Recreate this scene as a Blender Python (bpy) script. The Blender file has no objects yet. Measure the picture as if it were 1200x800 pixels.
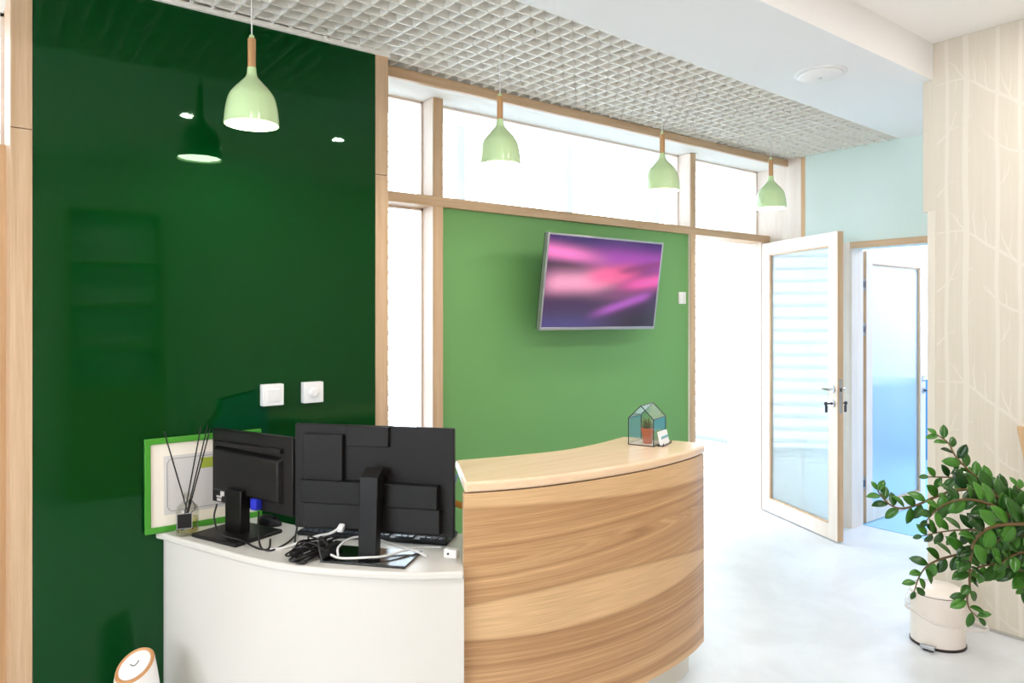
import bpy, bmesh, math, random
from mathutils import Vector, Matrix, noise as mnoise
random.seed(7)
SC = bpy.context.scene
COL = SC.collection
PI = math.pi

# ------------------------------------------------------------------ camera, light, exposure
cam_d = bpy.data.cameras.new('camera')
cam_d.sensor_width = 36.0
cam_d.lens = 846.0 / 1200.0 * 36.0
cam_d.shift_y = -28.0 / 1200.0
cam_d.clip_start = 0.05
cam = bpy.data.objects.new('camera', cam_d)
COL.objects.link(cam)
cam.location = (0.0, 0.0, 1.5)
cam.rotation_euler = (PI / 2, 0.0, -math.radians(37.6))
SC.camera = cam

W = bpy.data.worlds.new('overcast_sky')
SC.world = W
W.use_nodes = True
bg = W.node_tree.nodes['Background']
bg.inputs['Color'].default_value = (0.80, 0.90, 1.0, 1)
bg.inputs['Strength'].default_value = 9.0

SC.view_settings.view_transform = 'Standard'
SC.view_settings.look = 'None'
SC.view_settings.gamma = 1.0
SC.view_settings.exposure = -0.28
SC.cycles.use_denoising = True
SC.cycles.max_bounces = 10
SC.cycles.diffuse_bounces = 6
SC.cycles.transparent_max_bounces = 16

def area_light(name, loc, rot, sx, sy, power, color):
    d = bpy.data.lights.new(name, 'AREA')
    d.shape = 'RECTANGLE'; d.size = sx; d.size_y = sy
    d.energy = power; d.color = color
    o = bpy.data.objects.new(name, d)
    o.location = loc; o.rotation_euler = rot
    COL.objects.link(o)
    return o
# area lamps: daylight at the front-room window, fill added under treatment room ceiling
area_light('window_daylight', (-3.35, 0.9, 1.75), (0, -PI / 2, 0), 1.9, 3.0, 44, (1.0, 0.98, 0.96))
area_light('treatment_room_fill', (6.9, 2.3, 2.55), (0, 0, 0), 1.6, 1.6, 110, (0.72, 0.80, 1.0))

# ------------------------------------------------------------------ helpers
def srgb(r, g, b):
    def f(c):
        c = c / 255.0
        return c / 12.92 if c <= 0.04045 else ((c + 0.055) / 1.055) ** 2.4
    return (f(r), f(g), f(b), 1.0)

class MB:
    """collects shapes for ONE mesh object"""
    def __init__(s):
        s.v = []; s.f = []; s.uv = None
    def add(s, vs, fs):
        o = len(s.v)
        s.v += [tuple(v) for v in vs]
        s.f += [tuple(i + o for i in f) for f in fs]
        return s
    def box(s, a, b, M=None):
        (x0, y0, z0), (x1, y1, z1) = a, b
        vs = [Vector(p) for p in ((x0,y0,z0),(x1,y0,z0),(x1,y1,z0),(x0,y1,z0),(x0,y0,z1),(x1,y0,z1),(x1,y1,z1),(x0,y1,z1))]
        if M is not None: vs = [M @ v for v in vs]
        return s.add(vs, [(0,3,2,1),(4,5,6,7),(0,1,5,4),(1,2,6,5),(2,3,7,6),(3,0,4,7)])
    def prism(s, pts, z0, z1):
        n = len(pts)
        vs = [(p[0], p[1], z0) for p in pts] + [(p[0], p[1], z1) for p in pts]
        fs = [tuple(range(n))[::-1], tuple(range(n, 2 * n))]
        fs += [(i, (i + 1) % n, n + (i + 1) % n, n + i) for i in range(n)]
        return s.add(vs, fs)
    def lathe(s, prof, c=(0, 0, 0), n=32, M=None, cap0=True, cap1=True):
        vs = []; fs = []
        for r, z in prof:
            for k in range(n):
                a = 2 * PI * k / n
                v = Vector((c[0] + r * math.cos(a), c[1] + r * math.sin(a), c[2] + z))
                vs.append(M @ v if M is not None else v)
        m = len(prof)
        for i in range(m - 1):
            for k in range(n):
                fs.append((i*n+k, i*n+(k+1)%n, (i+1)*n+(k+1)%n, (i+1)*n+k))
        if cap0 and prof[0][0] > 1e-6: fs.append(tuple(range(n))[::-1])
        if cap1 and prof[-1][0] > 1e-6: fs.append(tuple(range((m-1)*n, m*n)))
        return s.add(vs, fs)
    def tube(s, path, r, n=10, closed=False):
        P = [Vector(p) for p in path]; m = len(P)
        rad = r if isinstance(r, (list, tuple)) else [r] * m
        vs = []; fs = []; prev = None
        for i in range(m):
            if closed: t = P[(i + 1) % m] - P[i - 1]
            else: t = P[min(i + 1, m - 1)] - P[max(i - 1, 0)]
            t = t.normalized() if t.length > 1e-9 else Vector((0, 0, 1))
            if prev is None:
                up = Vector((0, 0, 1)) if abs(t.z) < 0.9 else Vector((1, 0, 0))
                a = t.cross(up).normalized()
            else:
                a = (prev - t * prev.dot(t))
                a = a.normalized() if a.length > 1e-6 else t.orthogonal().normalized()
            prev = a
            b = t.cross(a)
            for k in range(n):
                q = 2 * PI * k / n
                vs.append(P[i] + (a * math.cos(q) + b * math.sin(q)) * rad[i])
        for i in range(m if closed else m - 1):
            j = (i + 1) % m
            for k in range(n):
                fs.append((i*n+k, i*n+(k+1)%n, j*n+(k+1)%n, j*n+k))
        if not closed:
            fs.append(tuple(range(n))[::-1]); fs.append(tuple(range((m-1)*n, m*n)))
        return s.add(vs, fs)
    def build(s, name, m, parent=None, bevel=0.0, smooth=True, seg=2, recalc=True):
        me = bpy.data.meshes.new(name)
        me.from_pydata(s.v, [], s.f)
        if recalc:
            bm = bmesh.new(); bm.from_mesh(me)
            bmesh.ops.recalc_face_normals(bm, faces=bm.faces[:])
            bm.to_mesh(me); bm.free()
        if s.uv:
            lay = me.uv_layers.new(name='UVMap')
            for li, l in enumerate(me.loops): lay.data[li].uv = s.uv[l.vertex_index]
        me.materials.append(m)
        if smooth:
            me.polygons.foreach_set('use_smooth', [True] * len(me.polygons))
            me.set_sharp_from_angle(angle=math.radians(35))
        o = bpy.data.objects.new(name, me)
        COL.objects.link(o)
        if parent is not None: o.parent = parent
        if bevel > 0:
            b = o.modifiers.new('bevel', 'BEVEL'); b.width = bevel; b.segments = seg
            b.limit_method = 'ANGLE'; b.harden_normals = False
        return o

def tag(o, label=None, cat=None, group=None, kind=None):
    if label: o['label'] = label
    if cat: o['category'] = cat
    if group: o['group'] = group
    if kind: o['kind'] = kind
    return o
def thing(name, loc, rz, label, cat, group=None):
    o = bpy.data.objects.new(name, None)
    o.empty_display_size = 0.1
    o.location = loc; o.rotation_euler = (0, 0, rz)
    COL.objects.link(o)
    return tag(o, label, cat, group)
def struct(name, mb, m, bevel=0.0, smooth=False, label=None):
    o = mb.build(name, m, None, bevel, smooth)
    o['kind'] = 'structure'
    if label: o['label'] = label
    return o
def copy_tree(o, parent=None):
    c = o.copy(); COL.objects.link(c)
    if parent is not None: c.parent = parent
    for ch in list(o.children): copy_tree(ch, c)
    return c
def spline(pts, per=8, closed=False):
    P = [Vector(p) for p in pts]; n = len(P); out = []
    rng = range(n) if closed else range(n - 1)
    for i in rng:
        p0 = P[(i - 1) % n] if closed or i > 0 else P[0] * 2 - P[1]
        p1 = P[i]; p2 = P[(i + 1) % n]
        p3 = P[(i + 2) % n] if closed or i + 2 < n else P[-1] * 2 - P[-2]
        for k in range(per):
            t = k / per
            out.append(0.5 * ((2*p1) + (p2-p0)*t + (2*p0-5*p1+4*p2-p3)*t*t + (3*p1-p0-3*p2+p3)*t*t*t))
    if not closed: out.append(P[-1])
    return out

# ------------------------------------------------------------------ materials
def newmat(name):
    m = bpy.data.materials.new(name); m.use_nodes = True
    nt = m.node_tree
    return m, nt, nt.nodes['Principled BSDF']
def plain(name, col, rough=0.5, metal=0.0, spec=0.5, coat=0.0, trans=0.0, ior=1.45, emit=None, estr=0.0):
    m, nt, b = newmat(name)
    b.inputs['Base Color'].default_value = col
    b.inputs['Roughness'].default_value = rough
    b.inputs['Metallic'].default_value = metal
    b.inputs['Specular IOR Level'].default_value = spec
    b.inputs['Coat Weight'].default_value = coat
    b.inputs['Transmission Weight'].default_value = trans
    b.inputs['IOR'].default_value = ior
    if emit:
        b.inputs['Emission Color'].default_value = emit
        b.inputs['Emission Strength'].default_value = estr
    # a trace of fine surface variation so nothing is dead flat
    tc = nt.nodes.new('ShaderNodeTexCoord')
    nz = nt.nodes.new('ShaderNodeTexNoise'); nz.inputs['Scale'].default_value = 60
    nt.links.new(tc.outputs['Object'], nz.inputs['Vector'])
    bp = nt.nodes.new('ShaderNodeBump'); bp.inputs['Strength'].default_value = 0.02; bp.inputs['Distance'].default_value = 0.002
    nt.links.new(nz.outputs['Fac'], bp.inputs['Height'])
    if trans == 0: nt.links.new(bp.outputs['Normal'], b.inputs['Normal'])
    return m
def wood(name, axis, c0, c1, rough=0.45, across=34.0, along=1.3, spec=0.4):
    m, nt, b = newmat(name)
    L = nt.links.new
    tc = nt.nodes.new('ShaderNodeTexCoord')
    mp = nt.nodes.new('ShaderNodeMapping')
    sc = [across] * 3; sc[axis] = along
    mp.inputs['Scale'].default_value = sc
    L(tc.outputs['Object'], mp.inputs['Vector'])
    n1 = nt.nodes.new('ShaderNodeTexNoise'); n1.inputs['Scale'].default_value = 1.0
    n1.inputs['Detail'].default_value = 5; n1.inputs['Roughness'].default_value = 0.6; n1.inputs['Distortion'].default_value = 0.4
    n2 = nt.nodes.new('ShaderNodeTexNoise'); n2.inputs['Scale'].default_value = 6.0; n2.inputs['Detail'].default_value = 3
    L(mp.outputs['Vector'], n1.inputs['Vector']); L(mp.outputs['Vector'], n2.inputs['Vector'])
    mx = nt.nodes.new('ShaderNodeMath'); mx.operation = 'MULTIPLY_ADD'; mx.inputs[1].default_value = 0.3
    L(n2.outputs['Fac'], mx.inputs[0]); L(n1.outputs['Fac'], mx.inputs[2])
    r = nt.nodes.new('ShaderNodeValToRGB')
    r.color_ramp.elements[0].position = 0.42; r.color_ramp.elements[0].color = c1
    r.color_ramp.elements[1].position = 0.88; r.color_ramp.elements[1].color = c0
    L(mx.outputs[0], r.inputs['Fac']); L(r.outputs['Color'], b.inputs['Base Color'])
    b.inputs['Roughness'].default_value = rough
    b.inputs['Specular IOR Level'].default_value = spec
    bp = nt.nodes.new('ShaderNodeBump'); bp.inputs['Strength'].default_value = 0.06; bp.inputs['Distance'].default_value = 0.002
    L(mx.outputs[0], bp.inputs['Height']); L(bp.outputs['Normal'], b.inputs['Normal'])
    return m
def thin_glass(name, tint, refl_rough=0.0, ior=1.5, body=0.0, body_col=(1, 1, 1, 1), frost=0.0):
    """clear pane: lets light straight through, mirrors by Fresnel"""
    m = bpy.data.materials.new(name); m.use_nodes = True
    nt = m.node_tree; nt.nodes.clear(); L = nt.links.new
    out = nt.nodes.new('ShaderNodeOutputMaterial')
    tr = nt.nodes.new('ShaderNodeBsdfTransparent'); tr.inputs['Color'].default_value = tint
    gl = nt.nodes.new('ShaderNodeBsdfGlossy'); gl.inputs['Roughness'].default_value = refl_rough
    fr = nt.nodes.new('ShaderNodeFresnel'); fr.inputs['IOR'].default_value = ior
    mx = nt.nodes.new('ShaderNodeMixShader')
    base = tr.outputs[0]
    if body > 0:
        df = nt.nodes.new('ShaderNodeBsdfDiffuse'); df.inputs['Color'].default_value = body_col
        tl = nt.nodes.new('ShaderNodeBsdfTranslucent'); tl.inputs['Color'].default_value = body_col
        a = nt.nodes.new('ShaderNodeMixShader'); a.inputs[0].default_value = 0.6
        L(df.outputs[0], a.inputs[1]); L(tl.outputs[0], a.inputs[2])
        c = nt.nodes.new('ShaderNodeMixShader'); c.inputs[0].default_value = body
        thru = tr
        if frost > 0:
            thru = nt.nodes.new('ShaderNodeBsdfRefraction'); thru.inputs['Roughness'].default_value = frost
            thru.inputs['IOR'].default_value = 1.02; thru.inputs['Color'].default_value = tint
        L(thru.outputs[0], c.inputs[1]); L(a.outputs[0], c.inputs[2])
        base = c.outputs[0]
    ge = nt.nodes.new('ShaderNodeNewGeometry')   # same mirror strength from either side of the sheet
    mi = nt.nodes.new('ShaderNodeMix'); mi.data_type = 'FLOAT'
    mi.inputs[2].default_value = ior; mi.inputs[3].default_value = 1.0 / ior
    L(ge.outputs['Backfacing'], mi.inputs[0]); L(mi.outputs[0], fr.inputs['IOR'])
    L(fr.outputs[0], mx.inputs[0]); L(base, mx.inputs[1]); L(gl.outputs[0], mx.inputs[2])
    L(mx.outputs[0], out.inputs[0])
    return m
def attr_mat(name, rough, emit=0.0, coat=0.0, grain=False):
    """colour printed on the surface, stored per vertex"""
    m, nt, b = newmat(name); L = nt.links.new
    at = nt.nodes.new('ShaderNodeAttribute'); at.attribute_name = 'print'
    col = at.outputs['Color']
    if grain:
        uv = nt.nodes.new('ShaderNodeUVMap')
        mp = nt.nodes.new('ShaderNodeMapping'); mp.inputs['Scale'].default_value = (5, 320, 1)
        L(uv.outputs['UV'], mp.inputs['Vector'])
        nz = nt.nodes.new('ShaderNodeTexNoise'); nz.inputs['Scale'].default_value = 1; nz.inputs['Detail'].default_value = 4
        L(mp.outputs['Vector'], nz.inputs['Vector'])
        rp = nt.nodes.new('ShaderNodeValToRGB')
        rp.color_ramp.elements[0].position = 0.3; rp.color_ramp.elements[0].color = (0.80, 0.77, 0.72, 1)
        rp.color_ramp.elements[1].position = 0.65; rp.color_ramp.elements[1].color = (1.03, 1.03, 1.03, 1)
        L(nz.outputs['Fac'], rp.inputs['Fac'])
        mu = nt.nodes.new('ShaderNodeMix'); mu.data_type = 'RGBA'; mu.blend_type = 'MULTIPLY'; mu.inputs[0].default_value = 1
        L(col, mu.inputs[6]); L(rp.outputs['Color'], mu.inputs[7]); col = mu.outputs[2]
    if emit > 0:
        b.inputs['Base Color'].default_value = (0.01, 0.01, 0.01, 1)
        L(col, b.inputs['Emission Color']); b.inputs['Emission Strength'].default_value = emit
    else: L(col, b.inputs['Base Color'])
    b.inputs['Roughness'].default_value = rough; b.inputs['Coat Weight'].default_value = coat
    return m

OAK0, OAK1 = srgb(217, 186, 154), srgb(191, 156, 121)
M = {}
M['oak_x'] = wood('oak_along_x', 0, OAK0, OAK1)
M['oak_y'] = wood('oak_along_y', 1, OAK0, OAK1)
M['oak_z'] = wood('oak_upright', 2, OAK0, OAK1)
M['oak_door'] = wood('oak_door_leaf', 2, srgb(218, 182, 142), srgb(194, 154, 112))
PALE0, PALE1 = srgb(242, 231, 222), srgb(230, 214, 202)
M['birch_z'] = wood('pale_birch_upright', 2, PALE0, PALE1, across=14)
M['birch_x'] = wood('pale_birch_along', 0, PALE0, PALE1, across=14)
M['top'] = wood('ash_counter_top', 0, srgb(246, 216, 184), srgb(234, 198, 162), rough=0.24, across=22, along=1.2, spec=0.5)
M['white_wall'] = plain('white_paint', srgb(240, 238, 234), 0.7)
M['ceiling'] = plain('ceiling_paint', srgb(248, 245, 243), 0.75)
M['soffit'] = plain('soffit_paint', srgb(240, 239, 240), 0.75)
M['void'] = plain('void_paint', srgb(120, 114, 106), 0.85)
M['grid'] = plain('white_grid_metal', srgb(246, 242, 235), 0.4)
M['mint'] = plain('mint_paint', srgb(215, 229, 223), 0.65)
M['green'] = plain('green_paint', srgb(112, 166, 98), 0.5)
M['green_glass'] = plain('dark_green_back_painted_glass', srgb(1, 56, 18), 0.015, spec=0.45)
M['green_glass'].node_tree.nodes['Principled BSDF'].inputs['Specular Tint'].default_value = (0.62, 1.0, 0.70, 1)
M['lacquer'] = plain('white_lacquer', srgb(220, 215, 208), 0.25)
M['plinth'] = plain('pale_plinth', srgb(226, 222, 210), 0.35)
M['white_plastic'] = plain('white_plastic', srgb(244, 241, 240), 0.3)
M['black_plastic'] = plain('black_plastic', srgb(22, 20, 20), 0.42, spec=0.35)
M['black_satin'] = plain('black_satin_plastic', srgb(17, 15, 15), 0.32, spec=0.35)
M['black_matte'] = plain('black_matte_plastic', srgb(26, 23, 23), 0.5, spec=0.3)
M['gloss_black'] = plain('glossy_black_base', srgb(18, 18, 20), 0.12, spec=0.7)
M['blue_plug'] = plain('blue_connector', srgb(40, 50, 190), 0.35)
M['screen'] = plain('lit_screen', srgb(10, 14, 20), 0.2, emit=(0.15, 0.45, 0.75, 1), estr=0.7)
M['steel'] = plain('brushed_steel', srgb(190, 192, 198), 0.28, metal=1.0)
M['dark_steel'] = plain('dark_steel', srgb(92, 92, 100), 0.35, metal=1.0)
M['chrome'] = plain('chrome', srgb(225, 228, 235), 0.12, metal=1.0)
M['silver'] = plain('silver_bezel', srgb(176, 172, 182), 0.3, metal=0.8)
M['lamp_green'] = plain('pale_green_enamel', srgb(200, 226, 172), 0.16, coat=0.4)
M['lamp_inner'] = plain('white_enamel', srgb(250, 246, 236), 0.4)
M['lamp_wood'] = wood('lamp_neck_wood', 2, srgb(205, 160, 112), srgb(178, 130, 84))
M['bulb'] = plain('glowing_bulb', (1, 1, 1, 1), 0.4, emit=(1.0, 0.90, 0.76, 1), estr=9)
M['downlight'] = plain('glowing_lens', (1, 1, 1, 1), 0.4, emit=(1.0, 0.93, 0.84, 1), estr=40)
M['frame_green'] = plain('green_frame_lacquer', srgb(70, 150, 44), 0.35)
M['mat_white'] = plain('cream_card', srgb(244, 234, 220), 0.7)
M['paper'] = plain('grey_paper', srgb(214, 208, 206), 0.6)
M['olive'] = plain('olive_print', srgb(164, 178, 62), 0.6)
M['ink'] = plain('grey_ink', srgb(120, 116, 118), 0.6)
M['glass'] = thin_glass('clear_window_glass', (0.97, 0.98, 0.98, 1))
M['small_glass'] = thin_glass('clear_thin_glass', (0.93, 0.96, 0.95, 1), ior=1.5)
M['bottle'] = thin_glass('bottle_glass', (0.95, 0.95, 0.93, 1), ior=1.45)
M['oil'] = thin_glass('pale_yellow_oil', (0.90, 0.86, 0.62, 1), ior=1.4)
M['frosted'] = thin_glass('satin_door_glass', (0.93, 0.97, 0.98, 1), 0.02, 1.6, 0.5, srgb(232, 242, 246), 0.55)
M['bag'] = thin_glass('translucent_bag_film', (1, 1, 1, 1), 0.2, 1.3, 0.24, srgb(246, 242, 238))
M['hem'] = thin_glass('bag_film_rolled', (1, 1, 1, 1), 0.25, 1.3, 0.6, srgb(246, 240, 236))
M['terracotta'] = plain('terracotta', srgb(190, 92, 52), 0.7)
M['soil'] = plain('potting_soil', srgb(60, 44, 32), 0.95)
M['succulent'] = plain('succulent_green', srgb(92, 104, 48), 0.5)
M['black_wire'] = plain('black_solder', srgb(40, 26, 28), 0.4, metal=0.4)
M['card'] = plain('white_card', srgb(246, 248, 250), 0.5)
M['teal'] = plain('teal_print', srgb(120, 180, 190), 0.5)
M['bin'] = plain('bin_cream_enamel', srgb(238, 228, 220), 0.22)
M['dark_rubber'] = plain('dark_rubber', srgb(48, 38, 36), 0.5)
M['orange'] = plain('orange_strap', srgb(232, 150, 40), 0.5)
M['cable_white'] = plain('white_cable', srgb(232, 230, 228), 0.4)
M['cable_blue'] = plain('pale_blue_cable', srgb(170, 196, 226), 0.4)
M['cable_black'] = plain('black_cable', srgb(26, 24, 25), 0.4)
M['rose_gold'] = plain('wood_toned_ring', srgb(206, 150, 100), 0.3)
M['louver'] = plain('white_louver', srgb(240, 244, 248), 0.5)
M['mullion'] = plain('grey_mullion', srgb(205, 210, 216), 0.5)
M['chair_grey'] = plain('grey_vinyl', srgb(176, 180, 190), 0.45)
M['dado'] = plain('blue_dado', srgb(84, 156, 200), 0.6)
M['blue_floor'] = plain('blue_floor', srgb(150, 200, 226), 0.35)
M['print'] = plain('cream_print', srgb(224, 215, 202), 0.65)
M['grey_skirt'] = plain('grey_skirting', srgb(176, 172, 166), 0.5)
M['cabinet'] = wood('cabinet_wood', 2, srgb(176, 150, 90), srgb(140, 116, 64))
M['stem'] = plain('plant_stem', srgb(104, 82, 48), 0.5)

def wallpaper():
    m, nt, b = newmat('beige_wallpaper'); L = nt.links.new
    tc = nt.nodes.new('ShaderNodeTexCoord')
    mp = nt.nodes.new('ShaderNodeMapping'); mp.inputs['Scale'].default_value = (120, 120, 4)
    L(tc.outputs['Object'], mp.inputs['Vector'])
    nz = nt.nodes.new('ShaderNodeTexNoise'); nz.inputs['Scale'].default_value = 1; nz.inputs['Detail'].default_value = 2
    L(mp.outputs['Vector'], nz.inputs['Vector'])
    r = nt.nodes.new('ShaderNodeValToRGB')
    r.color_ramp.elements[0].position = 0.3; r.color_ramp.elements[0].color = srgb(213, 203, 187)
    r.color_ramp.elements[1].position = 0.7; r.color_ramp.elements[1].color = srgb(217, 207, 192)
    L(nz.outputs['Fac'], r.inputs['Fac']); L(r.outputs['Color'], b.inputs['Base Color'])
    b.inputs['Roughness'].default_value = 0.7
    return m
M['wallpaper'] = wallpaper()
def floor_mat():
    m, nt, b = newmat('poured_pale_floor'); L = nt.links.new
    tc = nt.nodes.new('ShaderNodeTexCoord')
    n1 = nt.nodes.new('ShaderNodeTexNoise'); n1.inputs['Scale'].default_value = 1.6; n1.inputs['Detail'].default_value = 6
    n1.inputs['Roughness'].default_value = 0.6; n1.inputs['Distortion'].default_value = 1.4
    L(tc.outputs['Object'], n1.inputs['Vector'])
    r = nt.nodes.new('ShaderNodeValToRGB')
    r.color_ramp.elements[0].position = 0.34; r.color_ramp.elements[0].color = srgb(214, 217, 222)
    r.color_ramp.elements[1].position = 0.62; r.color_ramp.elements[1].color = srgb(224, 228, 234)
    L(n1.outputs['Fac'], r.inputs['Fac']); L(r.outputs['Color'], b.inputs['Base Color'])
    b.inputs['Roughness'].default_value = 0.32
    n2 = nt.nodes.new('ShaderNodeTexNoise'); n2.inputs['Scale'].default_value = 5
    L(tc.outputs['Object'], n2.inputs['Vector'])
    bp = nt.nodes.new('ShaderNodeBump'); bp.inputs['Strength'].default_value = 0.05; bp.inputs['Distance'].default_value = 0.01
    L(n2.outputs['Fac'], bp.inputs['Height']); L(bp.outputs['Normal'], b.inputs['Normal'])
    return m
M['floor'] = floor_mat()
def leaf_mat(name, c0, c1):
    m, nt, b = newmat(name); L = nt.links.new
    tc = nt.nodes.new('ShaderNodeTexCoord'); oi = nt.nodes.new('ShaderNodeObjectInfo')
    r = nt.nodes.new('ShaderNodeValToRGB')
    r.color_ramp.elements[0].color = c0; r.color_ramp.elements[1].color = c1
    L(oi.outputs['Random'], r.inputs['Fac']); L(r.outputs['Color'], b.inputs['Base Color'])
    b.inputs['Roughness'].default_value = 0.2; b.inputs['Specular IOR Level'].default_value = 0.5
    nz = nt.nodes.new('ShaderNodeTexNoise'); nz.inputs['Scale'].default_value = 40
    L(tc.outputs['Object'], nz.inputs['Vector'])
    bp = nt.nodes.new('ShaderNodeBump'); bp.inputs['Strength'].default_value = 0.12; bp.inputs['Distance'].default_value = 0.004
    L(nz.outputs['Fac'], bp.inputs['Height']); L(bp.outputs['Normal'], b.inputs['Normal'])
    return m
M['leaf'] = leaf_mat('glossy_leaf', srgb(16, 58, 14), srgb(70, 128, 40))

# ------------------------------------------------------------------ room shell
CE = 2.705
XE = 5.05
struct('floor', MB().box((-3.3, -1.3, -0.1), (8.3, 6.2, 0.0)), M['floor'])
struct('ceiling', MB().box((-3.3, -1.3, 2.89), (3.95, 1.60, 3.0)), M['ceiling'])
def soffit_y(x): return 2.164 + (x - 1.836) * 0.0281
mb = MB().prism([(-3.3, 1.60), (XE + 0.15, 1.60), (XE + 0.15, soffit_y(XE + 0.15)), (-3.3, soffit_y(-3.3))], CE, 3.0)
struct('ceiling_1', mb, M['soffit'], label='smooth white dropped soffit between grid ceiling and high ceiling')
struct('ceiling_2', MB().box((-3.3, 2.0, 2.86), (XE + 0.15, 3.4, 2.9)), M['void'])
struct('wall_front', MB().box((-3.3, -1.3, 0), (3.93, -1.15, 3.0)), M['wallpaper'])
# left wall with a window opening
mb = MB().box((-3.4, -1.3, 0), (-3.2, 3.6, 0.8)).box((-3.4, -1.3, 2.7), (-3.2, 3.6, 3.0)).box((-3.4, -1.3, 0.8), (-3.2, -0.6, 2.7)).box((-3.4, 2.4, 0.8), (-3.2, 3.6, 2.7))
struct('wall_left', mb, M['white_wall'])
w = MB()
for y in (-0.6, 0.36, 1.36, 2.34): w.box((-3.33, y, 0.8), (-3.27, y + 0.06, 2.7))
w.box((-3.33, -0.6, 0.8), (-3.27, 2.4, 0.86)).box((-3.33, -0.6, 2.64), (-3.27, 2.4, 2.7))
win_l = struct('window_5', w, M['oak_z'])
MB().box((-3.305, -0.6, 0.8), (-3.295, 2.4, 2.7)).build('pane', M['glass'], win_l, smooth=False)
# rear wall, left of the green glass: opening with clerestory and plank door
struct('wall_back_left', MB().box((-3.3, 3.25, 0), (-0.85, 3.45, 2.9)), M['white_wall'])
# dark green glass
struct('wall_back', MB().box((0.208, 2.985, 0), (1.506, 3.45, 2.9)), M['white_wall'])
gp = struct('wall_back_glass', MB().box((0.209, 2.97, 0.0), (1.505, 2.985, CE - 0.004)), M['green_glass'], label='large glossy dark green glass wall panel behind the desk')
struct('trim_1', MB().box((0.205, 2.955, CE - 0.014), (1.572, 2.975, CE + 0.006)), M['grid'])
def jamb(name, x0, x1, zj):
    root = MB().box((x0, 2.968, 0), (x1, 3.45, zj - 0.001)).build(name, M['oak_z'], None, 0.002)
    root['kind'] = 'structure'
    MB().box((x0, 2.968, zj + 0.001), (x1, 3.45, CE - 0.012)).build('upper_length', M['oak_z'], root, 0.002)
    return root
jamb('trim_2', 0.145, 0.208, 2.145)
jamb('trim_3', 1.506, 1.571, 2.150)
# green painted partition with its oak frame
struct('wall_back_right', MB().box((2.043, 3.275, 0), (4.09, 3.40, 2.085)), M['green'], label='mid green painted partition carrying the television')
t4 = struct('trim_4', MB().box((1.986, 3.25, 0), (2.043, 3.43, 2.655)), M['oak_z'], 0.0015)
t5 = struct('trim_5', MB().box((4.09, 3.25, 0), (4.142, 3.43, 2.655)), M['oak_z'], 0.0015)
MB().box((1.983, 3.258, 0), (1.9862, 3.425, 2.655)).build('reveal_lining', M['birch_z'], t4, smooth=False)
MB().box((4.087, 3.258, 0), (4.0902, 3.425, 2.655)).build('reveal_lining', M['birch_z'], t5, smooth=False)
struct('trim_6', MB().box((1.571, 3.246, 2.085), (XE, 3.42, 2.137)), M['oak_x'], 0.0015)
struct('trim_7', MB().box((1.571, 3.09, 2.655), (XE, 3.115, CE)), M['oak_x'], 0.0015)
struct('ceiling_3', MB().box((-3.3, 3.112, 2.657), (XE, 3.66, 2.75)).box((-3.3, 2.98, 2.657), (0.145, 3.112, 2.75)), M['white_wall'])
struct('trim_8', MB().box((XE, 2.985, 0), (XE + 0.12, 3.64, CE + 0.1)), M['birch_z'])
struct('trim_9', MB().box((XE - 0.001, 2.95, 0), (XE + 0.055, 2.985, CE)), M['oak_door'], 0.0015)
struct('trim_10', MB().box((4.995, 3.285, 0), (XE, 3.42, 2.085)), M['birch_z'], 0.001)
# panes
def pane(name, x0, x1, z0, z1):
    g = struct(name, MB().box((x0, 3.366, z0), (x1, 3.374, z1)), M['glass'])
    b = 0.012
    for a, c in (((x0, 3.360, z0), (x0 + b, 3.382, z1)), ((x1 - b, 3.360, z0), (x1, 3.382, z1)), ((x0, 3.360, z0), (x1, 3.382, z0 + b)), ((x0, 3.360, z1 - b), (x1, 3.382, z1))):
        MB().box(a, c).build('glazing_bead', M['birch_x'], g, smooth=False)
pane('window_1', 1.571, 1.986, 2.137, 2.657)
pane('window_2', 2.043, 4.09, 2.137, 2.657)
pane('window_3', 4.142, XE, 2.137, 2.657)
pane('window_4', 1.571, 1.986, 0.0, 2.085)
pane('window_6', -0.85, 0.145, 2.137, 2.657)
struct('trim_11', MB().box((-0.85, 3.25, 2.10), (0.145, 3.42, 2.137)), M['oak_x'])
dl = struct('door_3', MB().box((-0.80, 3.245, 0.006), (0.146, 3.29, 2.135)), M['oak_door'], 0.002)
MB().box((0.138, 3.30, 0), (0.145, 3.45, 2.10)).build('door_stop', M['white_wall'], dl, smooth=False)
# right hand side: mint wall with door opening, wallpapered block
DY0, DY1, DZ = 1.70, 2.602, 1.99
mb = MB().box((XE, DY1, 0), (XE + 0.15, 2.95, CE + 0.15)).box((XE, DY0, DZ), (XE + 0.15, DY1, CE + 0.15)).box((XE, 1.5, 0), (XE + 0.15, DY0, CE + 0.15))
struct('wall_right_far', mb, M['mint'])
struct('trim_12', MB().box((XE - 0.014, DY1, 0), (XE + 0.002, DY1 + 0.05, DZ + 0.046)), M['birch_z'], 0.001)
struct('trim_13', MB().box((XE - 0.014, DY0 - 0.05, DZ), (XE + 0.002, DY1, DZ + 0.046)), M['oak_y'], 0.001)
struct('trim_14', MB().box((XE - 0.010, DY1 - 0.012, 0), (XE + 0.155, DY1 + 0.002, DZ)), M['birch_z'], 0.001)
WX = 3.93
wr = struct('wall_right', MB().box((WX, -1.3, 0), (XE, 1.622, 2.04)).box((WX, -1.3, 2.04), (XE, 1.648, 2.95)), M['wallpaper'])
MB().box((WX - 0.003, 1.588, 0), (WX + 0.03, 1.625, 2.04)).build('corner_bead', M['print'], wr, smooth=False)
struct('baseboard_right', MB().box((WX - 0.012, -1.1, 0), (WX, 1.60, 0.012)), M['grey_skirt'])
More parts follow.
